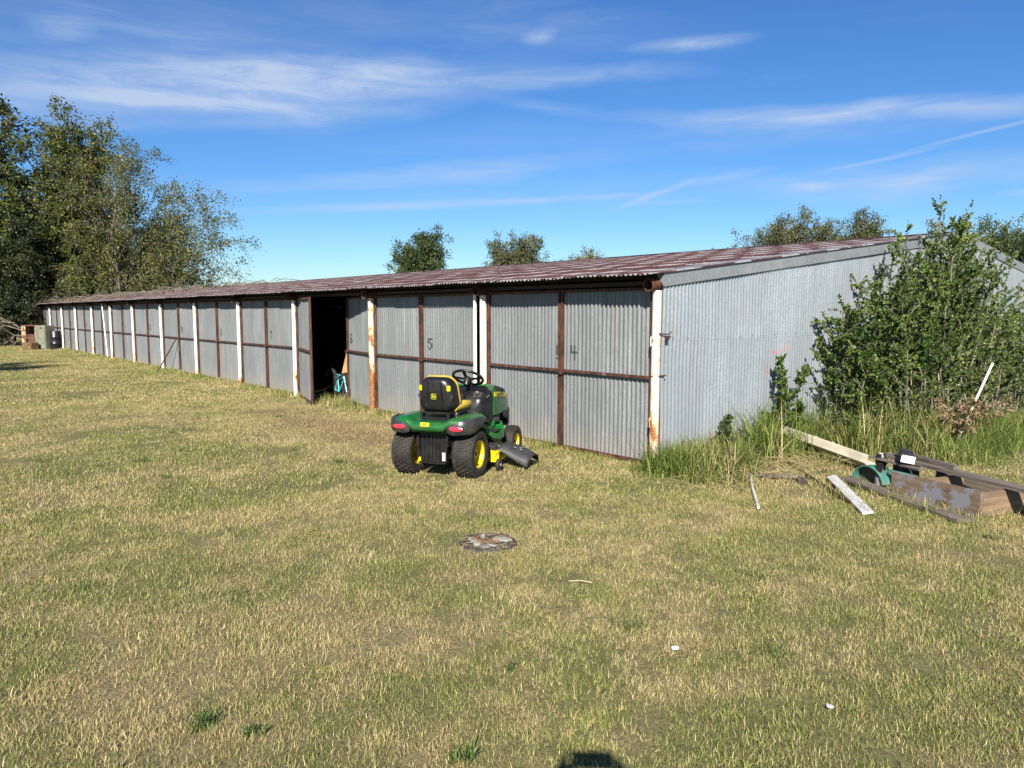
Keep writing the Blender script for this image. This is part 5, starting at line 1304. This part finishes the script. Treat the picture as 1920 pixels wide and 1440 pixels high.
def patch_mesh(size, n, h, w, seed, mat):
    r = np.random.default_rng(seed)
    # tufted positions
    nt = max(8, n // 4); tc_ = r.uniform(-.5, .5, (nt, 2)) * size; th = r.uniform(.75, 1.2, nt) * np.where(r.random(nt) < .05, 1.5, 1.0); i = r.integers(nt, size=n)
    xy = tc_[i] + r.normal(0, .022 if size < 1 else .05, (n, 2)); P_ = np.concatenate([xy, np.full((n, 1), -.006)], 1)
    dr = r.uniform(0, 2 * PI, nt)[i] + r.normal(0, .9, n)
    hh = h * th[i] * r.uniform(.45, 1.35, n); ww = w * r.uniform(.6, 1.3, n)
    bend = np.abs(r.normal(1.35, .75, n)); 
    V, L, St, a, b = blades(P_, hh, ww, bend, r, 3, dr)
    return fast_mesh('grass_patch', V, L, St, [mat], {'rnd': a, 'rn2': b}, link=False)

def scatter(name, pts, rot, scl, idx, meshes, label, cat):
    src = bpy.data.collections.new(name + '_sources')
    for k, me in enumerate(meshes):
        o = bpy.data.objects.new('%s_piece_%02d' % (name, k), me); src.objects.link(o)
    me = bpy.data.meshes.new(name); me.vertices.add(len(pts)); me.vertices.foreach_set('co', np.asarray(pts, np.float32).ravel())
    for nm, ty, arr in (('turn', 'FLOAT', rot), ('size', 'FLOAT', scl)):
        at = me.attributes.new(nm, ty, 'POINT'); at.data.foreach_set('value', np.asarray(arr, np.float32))
    at = me.attributes.new('pick', 'INT', 'POINT'); at.data.foreach_set('value', np.asarray(idx, np.int32))
    o = bpy.data.objects.new(name, me); COL.objects.link(o); tag(o, label, cat, kind='stuff')
    ng = bpy.data.node_groups.new(name + '_nodes', 'GeometryNodeTree')
    ng.interface.new_socket('Geometry', in_out='INPUT', socket_type='NodeSocketGeometry'); ng.interface.new_socket('Geometry', in_out='OUTPUT', socket_type='NodeSocketGeometry')
    N_ = ng.nodes; gi = N_.new('NodeGroupInput'); go = N_.new('NodeGroupOutput'); ip = N_.new('GeometryNodeInstanceOnPoints'); ci = N_.new('GeometryNodeCollectionInfo')
    ci.inputs['Collection'].default_value = src; ci.inputs['Separate Children'].default_value = True; ci.inputs['Reset Children'].default_value = True
    def na(nm, ty):
        n_ = N_.new('GeometryNodeInputNamedAttribute'); n_.data_type = ty; n_.inputs['Name'].default_value = nm; return n_.outputs['Attribute']
    cx = N_.new('ShaderNodeCombineXYZ'); K_ = ng.links
    K_.new(gi.outputs[0], ip.inputs['Points']); K_.new(ci.outputs[0], ip.inputs['Instance']); ip.inputs['Pick Instance'].default_value = True
    K_.new(na('pick', 'INT'), ip.inputs['Instance Index']); K_.new(na('turn', 'FLOAT'), cx.inputs[2]); K_.new(cx.outputs[0], ip.inputs['Rotation'])
    K_.new(na('size', 'FLOAT'), ip.inputs['Scale']); K_.new(ip.outputs[0], go.inputs[0])
    m = o.modifiers.new('scatter', 'NODES'); m.node_group = ng
    return o
def wedge(r0, r1, dens, seed, half=R(50)):
    r = np.random.default_rng(seed); g = 1 / math.sqrt(dens); k = np.arange(-r1, r1, g); gx, gy = np.meshgrid(k, k)
    gx = gx.ravel() + r.uniform(-.35, .35, gx.size) * g; gy = gy.ravel() + r.uniform(-.35, .35, gy.size) * g
    rad = np.hypot(gx, gy); a = np.arctan2(gx, gy); q_ = (rad > r0) & (rad < r1) & (np.abs(a) < half); rad, a = rad[q_], a[q_]
    v = np.array(RGT)[None] * (rad * np.sin(a))[:, None] + np.array(FWD)[None] * (rad * np.cos(a))[:, None]
    x = CAM.x + v[:, 0]; y = CAM.y + v[:, 1]
    ok = ~((x < .24) & (x > -41.6) & (y > -.10) & (y < 17.7))
    ok &= np.hypot(x - px_, y - py_) > (.31 if r0 < 5 else .9)
    x, y = x[ok], y[ok]; z = np.array([gz(a_, b_) for a_, b_ in zip(x, y)])
    return np.stack([x, y, z], 1), r
near = [patch_mesh(.40, 1100, .034, .0031, 200 + k, M['grass']) for k in range(7)]
midp = [patch_mesh(.80, 2000, .036, .0048, 220 + k, M['grass']) for k in range(6)]
farp = [patch_mesh(1.6, 2400, .040, .0095, 240 + k, M['grass']) for k in range(5)]
for nm, r0, r1, dens, ms, lab in (('lawn_grass', 1.2, 7.4, 11.0, near, 'short mown grass of the near lawn'), ('lawn_grass_middle', 7.0, 17, 2.6, midp, 'short mown grass of the middle lawn'), ('lawn_grass_far', 16.4, 62, .62, farp, 'short mown grass of the far lawn')):
    pts, r = wedge(r0, r1, dens, int(r1 * 10)); n = len(pts)
    if nm == 'lawn_grass_far': pts = pts[(pts[:, 1] < 1.2) | (pts[:, 0] > .1) | (pts[:, 0] < -41)]; n = len(pts)
    scatter(nm, pts, r.uniform(0, 2 * PI, n), r.uniform(.85, 1.15, n), r.integers(len(ms), size=n), ms, lab, 'grass')

tuftm = []
for k in range(5):
    r = np.random.default_rng(300 + k); n = 70; P0 = np.concatenate([r.normal(0, .035 + .012 * k, (n, 2)), np.zeros((n, 1))], 1)
    V, L, St, a, b = blades(P0, .05 * r.uniform(.5, 1.3, n), r.uniform(.003, .007, n), np.abs(r.normal(1.3, .5, n)), r, 4)
    tuftm.append(fast_mesh('weed_clump', V, L, St, [ROS if k < 3 else STRAWG], {'rnd': a, 'rn2': b}, link=False))
pts, r = wedge(2.4, 15, 2.2, 310); keep = r.random(len(pts)) < .42 * np.clip(.5 + np.sin(pts[:, 0] * 1.3 + 2) * np.sin(pts[:, 1] * 1.1), 0, 1) + .05; pts = pts[keep]; n = len(pts)
scatter('lawn_weeds', pts, r.uniform(0, 6.28, n), r.uniform(.5, 1.25, n), r.integers(5, size=n), tuftm, 'scattered darker weed clumps in the lawn', 'weeds')
# clippings strewn over the sunken ring
r = np.random.default_rng(320); n = 130; a0_ = r.uniform(0, 6.28, n); rr_ = .24 * np.sqrt(r.random(n)); c0 = np.stack([px_ + rr_ * np.cos(a0_), py_ + rr_ * np.sin(a0_), np.full(n, gz(px_, py_) + .022) + .012 * r.random(n)], 1)
hd = r.uniform(0, 6.28, n); dv = np.stack([np.cos(hd), np.sin(hd), r.normal(0, .12, n)], 1); tt = np.linspace(-.5, .5, 3)
V, L_, St = tubes(c0[:, None] + dv[:, None] * tt[None, :, None] * r.uniform(.02, .07, n)[:, None, None], np.full((n, 3), .0013), 3)
o = fast_mesh('grass_clippings', V, L_, St, [STRAWG], {'rnd': np.repeat(r.random(n), 9), 'rn2': np.repeat(r.random(n), 9)}); tag(o, 'dry grass clippings strewn over the sunken ring', 'grass', kind='stuff')

def strip(name, P_, h, w, bend, label, mat, seed, segs=4, cat='grass', lean=None):
    r = np.random.default_rng(seed); V, L, St, a, b = blades(P_, h, w, bend, r, segs, lean)
    o = fast_mesh(name, V, L, St, [mat], {'rnd': a, 'rn2': b}); tag(o, label, cat, kind='stuff'); return o
# unmown fringe along the doors
r = np.random.default_rng(61)
n = 15000; xw = -38 * r.random(n) ** 1.25 - .05; tuft = (np.sin(xw * 3.1) + np.sin(xw * 7.7 + 1) + np.sin(xw * 17.3)) / 3
yw = -.03 - np.abs(r.normal(0, .17, n)) * (1 + .5 * tuft); inb = (xw < -6.5) & (xw > -9.4); yw = np.where(inb, yw + r.uniform(-.25, .45, n), yw)
hh = (.10 + .07 * tuft + .05 * r.random(n)) * np.exp(-np.abs(yw) * 1.6) * np.where(inb, 1.5, np.where(xw > -1.6, .5, 1.0)) + .02
strip('fringe_grass', np.stack([xw, yw, np.full(n, -.035)], 1), np.clip(hh, .03, .32), r.uniform(.003, .006, n) * (1 + np.abs(xw) * .05), np.abs(r.normal(.9, .5, n)), 'longer uncut grass along the foot of the doors', M['grass_tall'], 62)
# tall weeds by the gable
TALLG = grass_material('tall_weed_blades', green_bias=.60, gcol=((.035, .060, .012), (.24, .30, .06)))
def clumps(centers, per, hmin, hmax, wmin, wmax, seed, spread=.10):
    r = np.random.default_rng(seed); c = np.repeat(np.array(centers, float), per, 0); n = len(c)
    xy = c + r.normal(0, spread, (n, 2)); xy[:, 0] = np.where((xy[:, 1] > 0) & (xy[:, 0] < .15), .15 + r.random(n) * .1, xy[:, 0]); z = np.array([gz(a, b) for a, b in xy]) - .01
    return np.concatenate([xy, z[:, None]], 1), r.uniform(hmin, hmax, n), r.uniform(wmin, wmax, n), np.abs(r.normal(1.55, .65, n))
r = np.random.default_rng(70)
cs = [(r.uniform(.14, .85), r.uniform(-.25, 3.6)) for _ in range(75)] + [(r.uniform(.1, .9), r.uniform(-.3, .8)) for _ in range(26)]
P_, h, w, b = clumps(cs, 95, .14, .50, .005, .011, 71); strip('tall_weeds', P_, h, w, b, 'knee-high arching weeds along the gable near the corner', TALLG, 72, 5)
cs = [(r.uniform(.15, .9), r.uniform(1.0, 3.4)) for _ in range(14)] + [(r.uniform(.9, 1.9), r.uniform(2.6, 5.0)) for _ in range(24)]
P_, h, w, b = clumps(cs, 46, .40, .95, .006, .013, 73, .10); strip('coarse_grass', P_, h, w, b * .8, 'tall coarse grass clumps in front of the large shrub', TALLG, 74, 6)
cs = [(r.uniform(.9, 2.3), r.uniform(2.9, 9.5)) for _ in range(130)]
P_, h, w, b = clumps(cs, 80, .10, .44, .005, .011, 75, .18); strip('rough_grass', P_, h, w, b, 'rough green and straw grass at the foot of the large shrub', TALLG, 76, 5)
# grass growing through and against the debris
cs = []
for (ax, ay, bx, by, m) in ((1.72, .88, 3.16, .10, 16), (2.32, .62, 3.2, .36, 9), (3.2, .4, 3.38, 1.1, 8), (1.62, .90, 2.5, -.22, 8), (1.24, .9, 2.24, .02, 9), (.45, 2.0, 1.6, 1.62, 16), (1.7, 1.1, 2.3, 1.5, 14), (1.03, .3, 1.75, -.75, 6), (2.35, 1.0, 3.3, .7, 10), (1.0, .45, 1.5, .65, 8)):
    for _ in range(m):
        u = r.random(); cs.append((ax + (bx - ax) * u, ay + (by - ay) * u))
P_, h, w, b = clumps(cs, 26, .04, .17, .003, .006, 79, .05); strip('debris_grass', P_, h, w, b, 'grass growing up through the boards and junk', M['grass_tall'], 80, 4)
# cut stems lying in front of the corner
n = 420; xy = np.stack([r.normal(.85, .30, n), r.normal(.75, .55, n)], 1); z = np.array([gz(a, c) for a, c in xy]) + r.uniform(.02, .12, n)
STRAW = leaf_mat('cut_straw', [(0, (.30, .25, .10)), (.5, (.46, .38, .18)), (1, (.60, .50, .28))], trans=.2)
a_ = np.where(r.random(n) < .7, r.normal(-.75, .35, n), r.uniform(0, 6.28, n)); dirs = np.stack([np.cos(a_), np.sin(a_), r.normal(0, .07, n)], 1); Ln = r.uniform(.15, .55, n)[:, None, None]
tt = np.linspace(-.5, .5, 4); pth = np.concatenate([xy, z[:, None]], 1)[:, None] + dirs[:, None] * tt[None, :, None] * Ln; pth[..., 2] += .04 * np.cos(tt * PI)[None]
V, L_, St = tubes(pth, np.full((n, 4), .0024), 3); o = fast_mesh('cut_stems', V, L_, St, [STRAW], {'rnd': np.repeat(r.random(n), 12)}); tag(o, 'pile of cut straw-coloured stems lying before the weeds at the corner', 'straw', kind='stuff')
# broadleaf rosettes in the lawn
def rosette(x, y, size, n, label):
    r = np.random.default_rng(int(abs(x * 100) + abs(y * 10))); n = n * 4
    P0 = np.stack([r.normal(0, size * .30, n), r.normal(0, size * .30, n), np.zeros(n)], 1)
    V, L, St, a_, b_ = blades(P0, size * r.uniform(.35, 1.0, n), r.uniform(.004, .011, n), np.abs(r.normal(1.4, .5, n)), r, 4)
    o = fast_mesh('weed_tuft', V, L, St, [ROS], {'rnd': a_}); o.location = up(x, y, .0); tag(o, label, 'weed')
rosette(3.03, -5.03, .085, 18, 'broad-leaved weed in the lawn just left of the shadow at the bottom')
rosette(2.11, -5.74, .09, 22, 'wide flat weed clump near the lower left of the lawn')
rosette(2.30, -5.60, .07, 12, 'smaller weed just right of the wide flat clump')
rosette(4.35, -4.05, .08, 16, 'coarse weed near the bottom right of the lawn')
rosette(2.60, -4.42, .05, 10, 'little dark weed in the lawn below the sunken ring')

# ------------------------------------------------------------------ the person holding the phone (outside the view, shade falls into it)
def person():
    B = Vector((CAM.x, CAM.y, -.03)) - FWD * .42 + RGT * .02
    def q(rr_, f, z): return tuple(RGT * rr_ + FWD * f + Vector((0, 0, z)))
    J = {'pel': ((0, 0, .98), .15), 'sp': ((0, .0, 1.18), .15), 'ch': ((0, .02, 1.38), .165), 'nk': ((0, .03, 1.53), .062), 'hd': ((0, .06, 1.64), .095), 'top': ((0, .05, 1.73), .085)}
    E_ = [('pel', 'sp'), ('sp', 'ch'), ('ch', 'nk'), ('nk', 'hd'), ('hd', 'top')]
    for s in (-1, 1):
        k = 'l' if s < 0 else 'r'
        J['sh' + k] = ((s * .19, .02, 1.45), .062); J['el' + k] = ((s * .25, .16, 1.30), .046); J['wr' + k] = ((s * .13, .34, 1.66), .030); J['ha' + k] = ((s * .125, .365, 1.74), .048 if s > 0 else .038)
        J['hp' + k] = ((s * .10, 0, .92), .095); J['kn' + k] = ((s * .12, .02, .50), .062); J['an' + k] = ((s * .13, -.01, .09), .042); J['to' + k] = ((s * .15, .17, .035), .036)
        E_ += [('ch', 'sh' + k), ('sh' + k, 'el' + k), ('el' + k, 'wr' + k), ('wr' + k, 'ha' + k), ('pel', 'hp' + k), ('hp' + k, 'kn' + k), ('kn' + k, 'an' + k), ('an' + k, 'to' + k)]
        for f_ in range(4):
            a = 'f%d%s' % (f_, k); z = 1.765 - .018 * f_ + (.03 if (s < 0 and f_ == 0) else 0)
            J[a + 'a'] = ((s * (.118 - .004 * f_), .385, z), .010); J[a + 'b'] = ((s * (.095), .400, z + .028 - .004 * f_), .008); J[a + 'c'] = ((s * .070, .398, z + .032 - .004 * f_), .007)
            E_ += [('ha' + k, a + 'a'), (a + 'a', a + 'b'), (a + 'b', a + 'c')]
        J['t1' + k] = ((s * .085, .352, 1.745), .011); J['t2' + k] = ((s * .055, .350, 1.762), .009); E_ += [('ha' + k, 't1' + k), ('t1' + k, 't2' + k)]
    names = list(J); me = bpy.data.meshes.new('body'); me.from_pydata([q(*J[n][0]) for n in names], [(names.index(a), names.index(b)) for a, b in E_], [])
    root = empty('person', tuple(B), label='person in dark clothes standing behind the view holding up a phone', cat='person')
    o = bpy.data.objects.new('body', me); COL.objects.link(o); o.parent = root
    me.materials.append(plain('dark_cloth', (.04, .05, .08), .9))
    sk = o.modifiers.new('skin', 'SKIN'); ly = me.skin_vertices[0] if me.skin_vertices else None
    if ly is None: return
    for i, n in enumerate(names): ly.data[i].radius = (J[n][1], J[n][1]); ly.data[i].use_root = (n == 'pel')
    ss = o.modifiers.new('sub', 'SUBSURF'); ss.levels = 1; ss.render_levels = 2
    ph = MB().box((0, 0, 0), (.165, .009, .078), ch=.003).build('phone', BLK); c = Vector((CAM.x, CAM.y, 0)) - FWD * .025 + RGT * .02
    ph.location = (c.x, c.y, 1.762); ph.rotation_euler = (0, R(2.5), math.atan2(RGT.y, RGT.x)); tag(ph, 'phone held up sideways in both hands', 'phone')
person()
